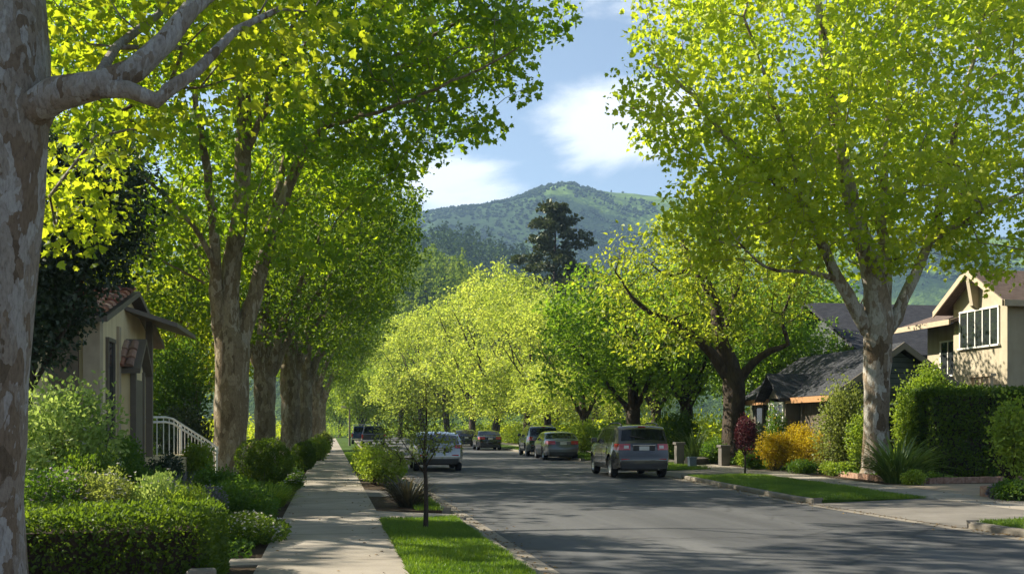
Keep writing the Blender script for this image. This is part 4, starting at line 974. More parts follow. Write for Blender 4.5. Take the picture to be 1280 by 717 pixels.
def bungalow():
    h = thing('bungalow', 'low bungalow with a charcoal shingle roof, cedar fascia and dark walls', 'house', (0, 0, 0))
    X0, X1, Y0, Y1, ze, zr = 18.6, 23.4, 35.4, 43.4, 3.0, 4.6; xm = 21.0
    w = MB(); w.box(X0, X1, Y0, Y1, -.1, ze); w.build('wall', M_GREENWALL, h)
    w = MB(); w.prism([(X0, ze), (X1, ze), (xm, zr-.12)], 1, Y0, Y1); w.build('gable_wall', M_GABLE, h)
    ov = .55; k = (zr-ze)/(xm-X0)
    slab_roof('roof', [[(X0-ov, Y0-.5, ze-k*ov+.12), (X0-ov, Y1, ze-k*ov+.12), (xm, Y1, zr+.12), (xm, Y0-.5, zr+.12)], [(X1+ov, Y0-.5, ze-k*ov+.12), (X1+ov, Y1, ze-k*ov+.12), (xm, Y1, zr+.12), (xm, Y0-.5, zr+.12)]], .14, M_DARKROOF, h)
    f = MB(); f.box(X0-ov-.05, X0-ov, Y0-.5, Y1, ze-k*ov-.12, ze-k*ov+.10); f.build('fascia', M_ORANGE, h)
    f = MB()
    for sx, xe in ((1, X0-ov), (-1, X1+ov)):
        z0 = ze-k*ov; f.prism([(xe, z0-.14), (xm, zr-.02-.12), (xm, zr+.12), (xe, z0+.11)], 1, Y0-.56, Y0-.505)
    f.build('bargeboard', M_TRIM, h)
    # entry bay with small gable, white window
    b = MB(); b.box(18.0, X0-.002, 38.5, 40.1, -.1, 2.75); b.build('bay', M_TRIM, h)
    slab_roof('bay_roof', [[(17.55, 38.1, 2.72), (19.8, 38.1, 2.72), (19.8, 39.3, 3.75), (17.55, 39.3, 3.75)], [(17.55, 40.5, 2.72), (19.8, 40.5, 2.72), (19.8, 39.3, 3.75), (17.55, 39.3, 3.75)]], .12, M_DARKROOF, h)
    gz = MB(); gz.prism([(38.5, 2.75), (40.1, 2.75), (39.3, 3.45)], 0, 18.0, X0-.002); gz.build('bay_gable', M_TRIM, h)
    window(h, 0, 18.0, 38.7, 39.9, 1.25, 2.5, -1, 3, M_WHITE, .09, 2)
    w = MB(); w.box(X0-.03, X0+.02, 35.8, 38.1, -.1, 2.55); w.build('garage_door', M_BROWNWALL, h)
    w = MB(); w.box(X0-.08, X0-.03, 35.65, 35.8, -.1, 2.7); w.box(X0-.08, X0-.03, 38.1, 38.25, -.1, 2.7); w.box(X0-.08, X0-.03, 35.65, 38.25, 2.7, 2.85); w.build('door_frame', M_TRIM, h)
    window(h, 0, X0, 40.7, 41.4, 1.0, 2.4, -1, 1, M_TRIM, .1, 1); window(h, 0, X0, 42.0, 42.7, 1.0, 2.4, -1, 1, M_TRIM, .1, 1); window(h, 1, Y0, 19.6, 21.0, 1.1, 2.4, -1, 2, M_WHITE, .08)
bungalow()
def grey_house():
    h = thing('grey_house', 'grey-blue boarded house with a long dark roof, between the bungalow and the tan house', 'house', (0, 0, 0))
    w = MB(); w.box(25.5, 40, 45, 56, -.1, 5.2); w.prism([(45, 5.2), (56, 5.2), (50.5, 8.0)], 0, 25.5, 40); w.build('wall', M_GABLE, h)
    slab_roof('roof', [[(24.7, 44.5, 5.0), (40.5, 44.5, 5.0), (40.5, 50.5, 8.15), (24.7, 50.5, 8.15)], [(24.7, 56.5, 5.0), (40.5, 56.5, 5.0), (40.5, 50.5, 8.15), (24.7, 50.5, 8.15)]], .16, M_DARKROOF, h)
    w = MB(); w.box(23.2, 25.498, 43, 49, -.1, 3.9); w.build('side_wing', M_GREY, h)
    slab_roof('wing_roof', [[(22.8, 42.6, 3.7), (25.9, 42.6, 3.7), (25.9, 46, 5.1), (22.8, 46, 5.1)], [(22.8, 49.4, 3.7), (25.9, 49.4, 3.7), (25.9, 46, 5.1), (22.8, 46, 5.1)]], .14, M_DARKROOF, h)
    window(h, 1, 45, 26.4, 27.6, 3.6, 4.8, -1, 2, M_WHITE, .08); window(h, 0, 25.5, 51.2, 52.4, 4.4, 5.6, -1, 2, M_WHITE, .08)
grey_house()
def tan_house():
    h = thing('tan_house', 'two-storey tan stucco house with a steep front gable and a five-pane window', 'house', (0, 0, 0))
    X, Y0, Y1, ya = 26., 35.9, 39.4, 37.75
    w = MB(); w.box(X, 40, Y0, Y1, -.1, 6.75); w.prism([(Y0, 6.75), (Y1, 6.75), (ya, 7.82)], 0, X, 40)
    w.build('wall', M_TAN, h)
    w = MB(); w.box(26.75, 40, Y1+.002, 42.5, -.1, 6.1); w.build('side_wall', M_TAN, h)
    k = .66; ov = .5
    q = lambda y: 7.98-abs(y-ya)*k
    slab_roof('roof', [[(X-ov, Y0-.45, q(Y0-.45)), (40.4, Y0-.45, q(Y0-.45)), (40.4, ya, 7.98), (X-ov, ya, 7.98)], [(X-ov, 40.0, q(40.0)), (40.4, 40.0, q(40.0)), (40.4, ya, 7.98), (X-ov, ya, 7.98)]], .16, M_BROWNROOF, h)
    f = MB()
    for ye in (Y0-.48, 40.03): f.prism([(ye, q(ye)-.22), (ya, 7.98-.24), (ya, 8.0), (ye, q(ye)+.02)], 0, X-ov-.07, X-ov-.005)
    f.build('bargeboard', M_CREAMTRIM, h)
    f = MB(); f.box(X-ov, 40.4, Y0-.53, Y0-.455, q(Y0-.45)-.24, q(Y0-.45)-.0); f.build('fascia', M_CREAMTRIM, h)
    slab_roof('side_roof', [[(25.6, 39.0, 6.05), (25.6, 43.4, 6.05), (30, 43.4, 7.5), (30, 39.0, 7.5)]], .14, M_BROWNROOF, h)
    f = MB(); f.box(25.52, 25.598, 39.0, 43.4, 5.86, 6.08); f.build('gutter', M_CREAMTRIM, h)
    o = window(h, 0, X, 36.42, 38.85, 4.85, 6.3, -1, 5, M_WHITE, .07); o['label'] = 'wide five-pane window under the gable'
    window(h, 0, 26.75, 39.9, 41.4, 3.85, 5.3, -1, 3, M_WHITE, .07); window(h, 1, Y0, 28.5, 30.2, 4.4, 6.0, -1, 2, M_CREAMTRIM, .08)
    p = MB(); p.prism([(X-.28, 6.5), (X-.005, 6.3), (X-.005, 7.74), (X-.5, 7.74)], 1, ya-.10, ya+.10); p.build('gable_bracket', M_TAN, h)
    b = MB(); b.box(X-.06, X, 38.0, 39.2, 2.6, 3.1); b.build('vent_panel', M_TRIM, h)
    pc = MB(); pc.box(25.3, X-.002, 35.95, 37.4, -.1, 3.2); pc.build('entry_wing', M_TAN, h)
    pr = MB()
    for i in range(5): pr.box(25.34, 25.46, 36.0+i*.3, 36.12+i*.3, 3.2, 3.55)
    pr.box(25.28, 25.52, 35.9, 37.45, 3.55, 3.66); pr.build('parapet_rail', M_CREAMTRIM, h)
tan_house()

# ------------------------------------------------------------------ cars
def paint(name, col, metal=.55, rough=.32): return plain('paint_'+name, col, rough, metal, 1., .03, 3.)
M_TYRE = plain('tyre_rubber', (.018, .018, .019), .85, scale=20); M_BLACK = plain('black_plastic', (.022, .022, .024), .55); M_RIM = plain('alloy_rim', (.45, .46, .48), .3, .85)
M_CGLASS = plain('car_glass', (.008, .010, .011), .05, spec=.45, var=.2); M_RED = plain('tail_lens', (.42, .008, .010), .12, coat=1.); M_CLEAR = plain('clear_lens', (.62, .58, .56), .15, coat=1.)
M_CHROME = plain('chrome', (.6, .6, .62), .12, 1.); M_PLATE = plain('plate_white', (.6, .6, .58), .5); M_AMBER = plain('amber_lens', (.6, .2, .02), .2, coat=1.)
def text_mesh(name, body, size, mat, parent, loc, rot):
    cu = bpy.data.curves.new(name, 'FONT'); cu.body = body; cu.size = size; cu.align_x = 'CENTER'; cu.align_y = 'CENTER'; cu.extrude = .002
    o = bpy.data.objects.new(name, cu); COL.objects.link(o); dg = bpy.context.evaluated_depsgraph_get(); me = bpy.data.meshes.new_from_object(o.evaluated_get(dg))
    bpy.data.objects.remove(o); return link_mesh(name, me, mat, parent)
class CarShape:
    def __init__(s, L, Wd, top, belt, wheels, wr, tumble=.27, clear=.30, bow=.10, taper=.16, crown=.05):
        s.L, s.hw, s.top, s.belt, s.wheels, s.wr = L, Wd/2, top, belt, wheels, wr; s.tumble, s.clear, s.bow, s.taper, s.crown = tumble, clear, bow, taper, crown
        s.ts = [p[0] for p in top]; s.tz = [p[1] for p in top]
    def T(s, x): return float(np.interp(x, s.ts, s.tz))
    def Bt(s, x): return float(np.interp(x, s.belt[0], s.belt[1]))
    def Bo(s, x):
        z = s.clear+.06*max(0, 1-x/.35)+.04*max(0, 1-(s.L-x)/.35)
        for w in s.wheels:
            ra = s.wr*1.17; d = abs(x-w)
            if d < ra: z = max(z, s.wr+math.sqrt(ra*ra-d*d))
        return z
    def Wd(s, x, z):
        a = max(0, 1-x/.75); b = max(0, 1-(s.L-x)/1.0)
        w = s.hw-s.taper*a**2.2-s.taper*1.3*b**2
        w -= .05*((z-.72)/.45)**2 if z < s.Bt(x) else .05*((s.Bt(x)-.72)/.45)**2
        if z > s.Bt(x): h = z-s.Bt(x); w -= s.tumble*h+.10*max(0, h-.42)**1.5
        for q in s.wheels:                                   # slight flare over the wheels
            d = math.hypot(x-q, z-s.wr)
            if d < s.wr*1.6: w += .018*max(0, 1-abs(d-s.wr*1.25)/(s.wr*.35))
        return w
    def skin(s, x, f, off=0.):
        def P(x, f):
            z0 = s.T(x); z = z0-s.crown*abs(f)**2.6; w = s.Wd(x, z0-s.crown)
            bx = -s.bow*(1-f*f)*max(0, 1-x/.9)+s.bow*(1-f*f)*max(0, 1-(s.L-x)/.9)
            return Vector((w*f, x-s.L/2+bx, z))
        p = P(x, f)
        if off:
            e = .01; t1 = P(x+e, f)-P(x-e, f); t2 = P(x, min(1, f+.02))-P(x, max(-1, f-.02)); n = t2.cross(t1).normalized()
            if n.dot(p-Vector((0, 0, .8))) < 0: n = -n
            p = p+n*off
        return p
    def side(s, x, z, sg, off=0.): return Vector((sg*(s.Wd(x, z)+off), x-s.L/2, z))
    def body(s, mat, parent):
        xs = sorted(set([round(v, 4) for v in list(s.ts)+list(np.linspace(0, s.L, 42))+[w+d*s.wr*1.17 for w in s.wheels for d in np.linspace(-1, 1, 13)]]))
        xs = [x for i, x in enumerate(xs) if i == 0 or x-xs[i-1] > .004]
        lv = [.38, .48, .58, .68, .78, .88, .98, 1.08, 1.18, 1.28, 1.38, 1.48, 1.58, 1.66]; fr = [1, .94, .82, .6, .3, 0, -.3, -.6, -.82, -.94, -1]
        P = []
        for x in xs:
            te = s.T(x)-s.crown; bo = min(s.Bo(x), te-.02); zs = [bo]+[min(max(l, bo), te) for l in lv]
            row = [s.side(x, z, 1) for z in zs]+[s.skin(x, f) for f in fr]+[s.side(x, z, -1) for z in reversed(zs)]
            # the nose and tail bow outward in plan below the skin too
            P.append(row)
        mb = MB(); mb.grid(P); n = len(P[0]); last = (len(P)-1)*n
        nl = len(lv)+1
        for base, flip in ((0, 1), (last, -1)):              # close tail and nose with bowed strips
            x = xs[0] if flip == 1 else xs[-1]; zs = []
            te = s.T(x)-s.crown; bo = min(s.Bo(x), te-.02)
            G = []
            for z in np.linspace(bo, te, 6):
                G.append([Vector((s.Wd(x, z)*f, x-s.L/2-flip*s.bow*(1-f*f), z)) for f in fr])
            G.append([s.skin(x, f) for f in fr]); mb.grid(G)
        o = mb.build('body', mat, parent, smooth=32, clean=True); return o
    def skin_patch(s, x0, x1, f0, f1, off, nx=6, nf=9, x0b=None):
        """patch of the upper skin; f may taper from x0 to x1 when given as pairs"""
        P = []
        for i in range(nx):
            t = i/(nx-1); x = x0+(x1-x0)*t; a = f0[0]+(f0[1]-f0[0])*t if isinstance(f0, tuple) else f0; b = f1[0]+(f1[1]-f1[0])*t if isinstance(f1, tuple) else f1
            P.append([s.skin(x, a+(b-a)*j/(nf-1), off) for j in range(nf)])
        return P
    def side_patch(s, quad, sg, off, n=8):
        """quad: four (x, z) corners, rear-bottom, front-bottom, front-top, rear-top"""
        q = [Vector((a, b, 0)) for a, b in quad]; P = []
        for i in range(n):
            t = i/(n-1); lo = q[0].lerp(q[1], t); hi = q[3].lerp(q[2], t); P.append([s.side(*(lo.lerp(hi, j/5))[:2], sg, off) for j in range(6)])
        return P
def wheel(parent, x, y, r, sg, w=.22):
    M = Matrix.Translation((x, y, r)) @ Matrix.Rotation(sg*PI/2, 4, 'Y'); o = thing_part('wheel', parent)
    t = MB(); t.lathe([(r*.64, -w/2), (r*.90, -w/2), (r*.985, -w*.38), (r, -w*.2), (r, w*.2), (r*.985, w*.38), (r*.90, w/2), (r*.64, w/2), (r*.62, w*.3)], 28, M)
    t = t.build('wheel', M_TYRE, parent, smooth=40)
    bpy.data.objects.remove(o)
    m_ = MB(); m_.lathe([(r*.66, w*.46), (r*.62, w*.47), (r*.58, w*.30), (r*.50, w*.12)], 28, M); m_.lathe([(.001, w*.40), (r*.14, w*.40), (r*.16, w*.30)], 12, M)
    for k in range(5):
        a = 2*PI*k/5; Mk = M @ Matrix.Rotation(a, 4, 'Z'); m_.box(-r*.085, r*.085, r*.1, r*.6, w*.22, w*.36, Mk)
    m_.build('rim', M_RIM, t, smooth=30)
    d = MB(); d.lathe([(.001, w*.08), (r*.6, w*.08)], 20, M); d.build('brake_disc', M_BLACK, t)
    return t
def thing_part(name, parent): o = bpy.data.objects.new(name, None); o.parent = parent; return o
SUV = dict(L=4.75, Wd=1.92, top=[(0, .62), (.03, .74), (.06, .80), (.075, .98), (.10, 1.14), (.14, 1.20), (.36, 1.62), (.46, 1.705), (.62, 1.735), (1.3, 1.77), (2.1, 1.76), (2.65, 1.70), (2.85, 1.64), (3.5, 1.20), (3.62, 1.14), (4.2, 1.06), (4.52, .96), (4.68, .82), (4.74, .7), (4.75, .6)],
           belt=([0, 1, 3.4, 4.75], [1.16, 1.14, 1.08, .95]), wheels=(.93, 3.78), wr=.365)
SEDAN = dict(L=4.75, Wd=1.82, top=[(0, .60), (.03, .72), (.06, .90), (.10, .99), (.16, 1.035), (.50, 1.07), (.62, 1.09), (1.20, 1.38), (1.45, 1.44), (2.1, 1.465), (2.6, 1.43), (2.8, 1.37), (3.5, 1.02), (3.62, .98), (4.2, .90), (4.52, .80), (4.68, .68), (4.74, .58), (4.75, .5)],
             belt=([0, 1, 3.4, 4.75], [1.0, .98, .95, .80]), wheels=(1.02, 3.80), wr=.325, clear=.24, tumble=.36)
HATCH = dict(L=4.45, Wd=1.88, top=[(0, .60), (.03, .74), (.05, .88), (.08, 1.0), (.14, 1.06), (.30, 1.07), (.84, 1.37), (1.02, 1.44), (1.4, 1.495), (2.0, 1.505), (2.5, 1.45), (2.7, 1.39), (3.35, 1.06), (3.45, 1.01), (4.0, .97), (4.25, .87), (4.4, .74), (4.44, .62), (4.45, .55)],
             belt=([0, 1, 3.2, 4.45], [1.03, 1.0, .96, .84]), wheels=(.90, 3.55), wr=.35, tumble=.32)
def car(label, shape, mat, loc, rz, lights='wide', group='cars parked along the road', detail=True, plate=True, rails=False, two_tone=None):
    t = thing('parked_car', label, 'car', loc, rz, group); s = CarShape(**shape); L = s.L
    z = lambda x: s.T(x)
    b = s.body(mat, t)
    suv = shape is SUV; sed = shape is SEDAN
    u = MB(); u.box(-s.hw+.26, s.hw-.26, -L/2+.30, L/2-.3, s.clear-.06, s.clear+.20)
    for w in s.wheels: u.box(-s.hw+.20, s.hw-.20, w-L/2-.44, w-L/2+.44, s.clear+.02, .80 if not sed else .70)
    u.build('underbody', M_BLACK, t)
    for w in s.wheels:
        for sg in (1, -1): wheel(t, sg*(s.hw-.135), w-L/2, s.wr, sg)
    # rear window, windscreen, side windows
    rs = (.165, .345) if suv else ((.66, 1.17) if sed else (.33, .83))
    m_ = MB(); m_.grid(s.skin_patch(rs[0], rs[1], (-.90, -.86), (.90, .86), .008, 8, 11)); m_.build('rear_window', M_CGLASS, t, smooth=60)
    ws = (2.88, 3.48) if suv else ((2.84, 3.48) if sed else (2.74, 3.33))
    m_ = MB(); m_.grid(s.skin_patch(ws[0], ws[1], (-.84, -.90), (.84, .90), .008, 8, 11)); m_.build('windscreen', M_CGLASS, t, smooth=60)
    zt = (1.60 if suv else (1.345 if sed else 1.385)); bl = lambda x: s.Bt(x)+.035
    if suv: wins = [[(.42, .0), (1.12, 0), (1.10, zt), (.60, zt-.03)], [(1.20, 0), (2.06, 0), (2.04, zt+.01), (1.20, zt)], [(2.14, 0), (3.10, 0), (2.72, zt-.06), (2.14, zt+.01)]]
    elif sed: wins = [[(.98, 0), (1.28, 0), (1.38, zt), (1.32, zt-.03)], [(1.36, 0), (2.08, 0), (2.06, zt+.01), (1.46, zt)], [(2.15, 0), (3.10, 0), (2.66, zt-.01), (2.15, zt+.01)]]
    else: wins = [[(.72, 0), (1.10, 0), (1.12, zt), (1.04, zt-.03)], [(1.18, 0), (1.96, 0), (1.94, zt+.01), (1.18, zt)], [(2.03, 0), (2.95, 0), (2.55, zt-.01), (2.03, zt+.01)]]
    for sg in (1, -1):
        for q in wins:
            q = [(a, bl(a) if c == 0 else c) for a, c in q]
            m_ = MB(); m_.grid(s.side_patch(q, sg, .006)); m_.build('side_window', M_CGLASS, t, smooth=60)
        # doors: panels with shut lines, handles
        dz = s.clear+.16
        for (a, c) in ((s.wheels[0]+.42, 2.10), (2.12, s.wheels[1]-.50)):
            m_ = MB(); m_.grid(s.side_patch([(a, dz), (c, dz), (c, bl(c)-.04), (a+.02, bl(a)-.04)], sg, .007, 10)); d = m_.build('door', mat, t, smooth=60)
            m_ = MB(); hx = a+.16; hp = s.side(hx, bl(hx)-.16, sg, .02); m_.box(hp.x-.02, hp.x+.02, hp.y-.09, hp.y+.09, hp.z-.018, hp.z+.018); m_.build('door_handle', mat if not suv else M_CHROME, d, bevel=.006)
        m_ = MB(); q = s.side(ws[1]-.42, bl(ws[1]-.4)+.02, sg, .02); m_.box(min(q.x, q.x+sg*.2), max(q.x, q.x+sg*.2), q.y-.06, q.y+.09, q.z-.02, q.z+.15); m_.build('wing_mirror', mat, t, bevel=.03)
        m_ = MB(); m_.grid(s.side_patch([(s.wheels[0]+.40, s.clear-.005), (s.wheels[1]-.40, s.clear-.005), (s.wheels[1]-.40, s.clear+.12), (s.wheels[0]+.40, s.clear+.12)], sg, .012)); m_.build('sill_trim', M_BLACK, t)
        # tail lamps wrap from the tail onto the side
        xa = lambda zz: float(np.interp(zz, s.tz[:6], s.ts[:6]))
        zl, zh = {'suv': (.92, 1.12), 'wide': (.80, .975), 'hatch': (.88, 1.0)}[lights]
        f0 = {'suv': .55, 'wide': .52, 'hatch': .74}[lights]
        m_ = MB(); P = []
        for i in range(6):
            zz = zl+(zh-zl)*i/5; x = xa(zz+.0); row = []
            for j in range(6):
                f = f0+(.985-f0)*j/5; p = s.skin(x, f*sg); p.z = zz; row.append(p+Vector((0, -.022, 0)))
            for k in range(1, 4): row.append(s.side(x+.02+.09*k, zz, sg, .012))
            P.append(row)
        m_.grid(P); tl = m_.build('tail_lamp', M_RED, t, smooth=50)
        if detail and suv:
            m_ = MB(); P = [[s.skin(xa(zz), f*sg)*1.0+Vector((0, -.03, zz-s.skin(xa(zz), f*sg).z)) for f in np.linspace(.62, .80, 4)] for zz in np.linspace(.975, 1.065, 3)]
            m_.grid(P); m_.build('clear_lens', M_CLEAR, tl)
        m_ = MB(); zz = .60 if not sed else .56; x = .012; m_.grid([[Vector((sg*(s.Wd(x, z2)*f), x-L/2-s.bow*(1-f*f)-.006, z2)) for f in np.linspace(.60, .93, 5)] for z2 in (zz-.035, zz+.035)]); m_.build('bumper_reflector', M_RED, t)
        # headlamp
        xf = lambda zz: float(np.interp(-zz, [-v for v in s.tz[-6:]], s.ts[-6:]))
        m_ = MB(); zc = .72 if not sed else .64; P = []
        for zz in (zc-.06, zc+.07):
            row = [Vector((s.Wd(L-.02, zz)*f*sg, L/2+s.bow*(1-f*f)-.03-(zz-zc)*.6, zz)) for f in np.linspace(.55, .98, 5)]+[s.side(L-.1-.1*k, zz, sg, .012) for k in range(1, 3)]
            P.append(row)
        m_.grid(P); m_.build('headlamp', M_CLEAR, t)
    # lower bumper in dark plastic, plate, badge strip
    m_ = MB(); zb = s.Bo(0.); m_.grid([[Vector((s.Wd(.0, z2)*f, -L/2-s.bow*(1-f*f)-.012, z2)) for f in np.linspace(-.96, .96, 13)] for z2 in (zb-.05, zb+.05, zb+.12)])
    m_.build('bumper_skirt', M_BLACK, t)
    if plate:
        zc = {'suv': .985, 'wide': .86, 'hatch': .80}[lights]; x = float(np.interp(zc, s.tz[:6], s.ts[:6])); p = s.skin(x, 0)
        pl = MB(); pl.box(-.36, .36, p.y-.02, p.y+.05, zc-.085, zc+.075); pl = pl.build('plate_recess', M_BLACK if not sed else mat, t, bevel=.012)
        q = MB(); q.box(-.165, .165, p.y-.030, p.y-.019, zc-.075, zc+.060); q.build('number_plate', M_PLATE, pl)
        ch = MB(); ch.box(-.38, .38, p.y-.035, p.y-.0, zc+.078, zc+.10); ch.build('trim_strip', M_CHROME, pl, bevel=.006)
    if suv or lights == 'hatch':
        w = MB(); x = rs[0]+.02; a = s.skin(x, .05, .02); c = s.skin(x+(rs[1]-rs[0])*.25, -.55, .02); w.tube([a, c], .012, 5); w.build('rear_wiper', M_BLACK, t)
        r = MB(); x = rs[1]+.06; P = [s.skin(x, f, .018) for f in np.linspace(-.16, .16, 5)]; r.tube(P, .016, 5); r.build('brake_light', M_RED, t)
    if rails:
        for sg in (1, -1):
            r = MB(); pts = [s.skin(.62, .80*sg, .01), s.skin(.78, .80*sg, .06)]+[s.skin(x, .80*sg, .065) for x in (1.2, 1.7, 2.2)]+[s.skin(2.45, .80*sg, .05), s.skin(2.6, .80*sg, .01)]; r.tube(pts, .022, 6); r.build('roof_rail', M_BLACK, t)
    ex = MB(); ex.tube([(.5*s.hw, -L/2-.02, s.clear+.02), (.5*s.hw, -L/2+.3, s.clear+.02)], .03, 8); ex.build('exhaust', M_CHROME, t)
    return t
P_SILVER = paint('silver', (.06, .06, .058), .3, .2); P_WHITE = paint('pale_silver', (.30, .315, .34), .5, .26); P_BLACK = paint('black', (.018, .019, .023), .3, .22); P_GREEN = paint('dark_green', (.018, .035, .033), .4, .25)
P_GREY = paint('grey', (.10, .115, .135), .6, .28); P_BLUE = paint('blue', (.015, .04, .11), .4, .25); P_NAVY = paint('navy', (.02, .027, .045), .4, .25); P_RUST = paint('charcoal', (.03, .032, .04), .4, .3)
def car_at(label, shape, mat, px, d, rz, **k):
    p = W(px, d, ROADZ+.004); L = shape['L']; h = math.radians(rz)   # d is the depth of the tail
    return car(label, shape, mat, (p.x+math.sin(-h)*L/2, p.y+math.cos(h)*L/2, p.z), h, **k)
car_at('silver SUV with roof rails and big red tail lamps, parked on the right', SUV, P_SILVER, 805, 33.2, -3.4, lights='suv', rails=True)
car_at('grey sedan with a wide red lamp band, parked ahead of the silver SUV', SEDAN, P_GREY, 704, 51.5, -3.4)
car_at('dark green SUV parked just ahead of the grey sedan', SUV, P_GREEN, 680, 58.5, -3.2, lights='suv', rails=True)
car_at('black sedan with pale rear glass parked far down on the right', SEDAN, P_BLACK, 613, 74, -2.2)
car_at('navy hatchback at the far end of the right-hand parked cars', HATCH, P_NAVY, 583, 88, -2.2, lights='hatch')
car_at('pale silver hatchback parked on the left behind the thin sapling', HATCH, P_WHITE, 549, 38.3, -1.5, lights='hatch')
# two working vehicles far down on the left
def pickup(label, mat, px, d, rz, load=None):
    t = thing('pickup_truck', label, 'pickup truck', W(px, d, ROADZ+.004), math.radians(rz), 'vehicles far down on the left')
    b = MB(); hw = .95
    b.prism([(-2.6, .55), (-2.6, 1.12), (-.6, 1.12), (-.55, 1.14), (.95, 1.12), (2.35, 1.02), (2.6, .85), (2.6, .45), (2.15, .42), (2.05, .72), (1.75, .85), (1.35, .72), (1.22, .42), (-1.05, .42), (-1.15, .72), (-1.55, .85), (-1.9, .72), (-2.0, .5)], 0, -hw, hw)
    b.build('body', mat, t, bevel=.05)
    c = MB(); n = [(-.55, 1.14, .90), (-.40, 1.78, .72), (.55, 1.80, .72), (1.15, 1.14, .90)]
    c.add([(s_*w, y, z) for s_ in (-1, 1) for y, z, w in n], [(0, 1, 2, 3), (7, 6, 5, 4), (0, 4, 5, 1), (1, 5, 6, 2), (2, 6, 7, 3), (3, 7, 4, 0)]); c.build('cab', mat, t, bevel=.04)
    w = MB(); w.add([(-.74, -.525, 1.22), (.74, -.525, 1.22), (.63, -.43, 1.68), (-.63, -.43, 1.68)], [(0, 1, 2, 3)]); w.v = [(x, y-.025, z) for x, y, z in w.v]; w.build('rear_window', M_CGLASS, t)
    for sg in (1, -1):
        w = MB(); w.add([(sg*.895, -.40, 1.2), (sg*.895, .95, 1.2), (sg*.745, .48, 1.70), (sg*.745, -.30, 1.70)], [(0, 1, 2, 3)]); w.build('side_window', M_CGLASS, t)
        l = MB(); l.box(sg*.93-.07, sg*.93+.07, -2.64, -2.5, .74, 1.08); l.build('tail_lamp', M_RED, t)
        for y in (-1.55, 1.7): wheel(t, sg*(hw-.10), y, .37, sg, .24)
    bp = MB(); bp.box(-.9, .9, -2.72, -2.58, .50, .64); bp.build('bumper', M_CHROME, t, bevel=.02)
    if load: load(t)
    return t
def rack(t):
    r = MB()
    for x in (-.8, .8):
        for y in (-2.45, -.75): r.tube([(x, y, 1.1), (x, y, 1.92)], .03, 6)
        r.tube([(x, -2.45, 1.92), (x, 1.2, 1.92)], .03, 6)
    for y in (-2.45, -.75, 1.1): r.tube([(-.8, y, 1.92), (.8, y, 1.92)], .03, 6)
    r.build('ladder_rack', M_CHROME, t)
pickup('blue pickup truck with a ladder rack, far down on the left', P_BLUE, 452, 99, -1, rack)
pickup('black pickup truck just nearer than the blue one', P_RUST, 466, 88, -1)

# ------------------------------------------------------------------ gardens
M_STEM = plain('twig_bark', (.07, .05, .034), .9, scale=12); M_BRICK = None
def shrub(name, label, loc, rx, ry, h, n, ls, mat, shape='oval', R=None, lumps=7, base=.0, cat='shrub', group=None, flowers=None, spiky=0., hollow=.5, stemr=.012, rough=.28, trunk=None):
    """a bush of leaves carried on stems; flowers = (material, count, size)"""
    R = R or np.random.default_rng(abs(hash(label)) % 9999 if False else sum(map(ord, label)))
    t = thing(name, label, cat, loc, 0, group)
    C = []; rad = []
    for i in range(lumps):
        a = R.uniform(0, 6.28); q = math.sqrt(R.random())*.62; zc = base+(h-base)*R.uniform(.35, .74)
        C.append((math.cos(a)*rx*q, math.sin(a)*ry*q, zc)); rad.append((rx*R.uniform(.38, .56), ry*R.uniform(.38, .56), min((h-base)*R.uniform(.30, .42), (h-zc)*1.15+.02)))
    C.append((0, 0, base+(h-base)*.52)); rad.append((rx*.72, ry*.72, (h-base)*.47)); C = np.array(C); rad = np.array(rad)
    w = rad.prod(1)**(2/3); w /= w.sum(); k = R.choice(len(C), n, p=w); d = rand_dirs(n, R); rr = (hollow+(1-hollow)*R.random((n, 1))**.7)*(1+rough*.4*R.normal(size=(n, 1)))
    pos = C[k]+d*rad[k]*rr; pos[:, 2] = np.maximum(pos[:, 2], .02)
    nrm = d*.9+rand_dirs(n, R)*.9+np.array([0, 0, .4]); dr = d*.8+rand_dirs(n, R)*.8+np.array([0, 0, .25+spiky*1.5])
    hue = np.array([mnoise.noise(Vector(p)*(1.9/max(rx, .3)))*.9+.5 for p in pos]).clip(0, 1)
    link_mesh('foliage', leaf_mesh('foliage', pos, nrm, dr, ls*(.7+.6*R.random(n)), shape, hue, R), mat, t)
    st = MB()
    if trunk: st.tube([(0, 0, -.08), (.02, .01, base*.5), (0, 0, base+.1*(h-base)), (0, 0, base+.6*(h-base))], [trunk*1.25, trunk, trunk*.8, trunk*.3], 8)
    for c, r_ in zip(C, rad):
        for _ in range(3):
            e = c+rand_dirs(1, R)[0]*r_*.8; b = (0, 0, base*.9) if trunk else (c[0]*.3, c[1]*.3, -.05)
            m = (np.array(b)+e)/2+R.normal(size=3)*.05*h; st.tube([b, m, e], [stemr, stemr*.7, stemr*.3], 5)
    st.build('stems', bark_dark if trunk else M_STEM, t)
    if flowers:
        fm, fn, fs = flowers; k = R.choice(n, fn); top = pos[k]+d[k]*.02+np.array([0, 0, fs*.6]); top = top[top[:, 2] > base+(h-base)*.45]; P = np.repeat(top, 5, axis=0); m = len(P)
        dd = rand_dirs(m, R); dd[:, 2] = np.abs(dd[:, 2])*.5+.1
        link_mesh('flowers', leaf_mesh('flowers', P, rand_dirs(m, R)*.3+np.array([0, 0, 1]), dd, fs*(.7+.5*R.random(m)), 'kite', None, R), fm, t)['kind'] = 'stuff'
    return t
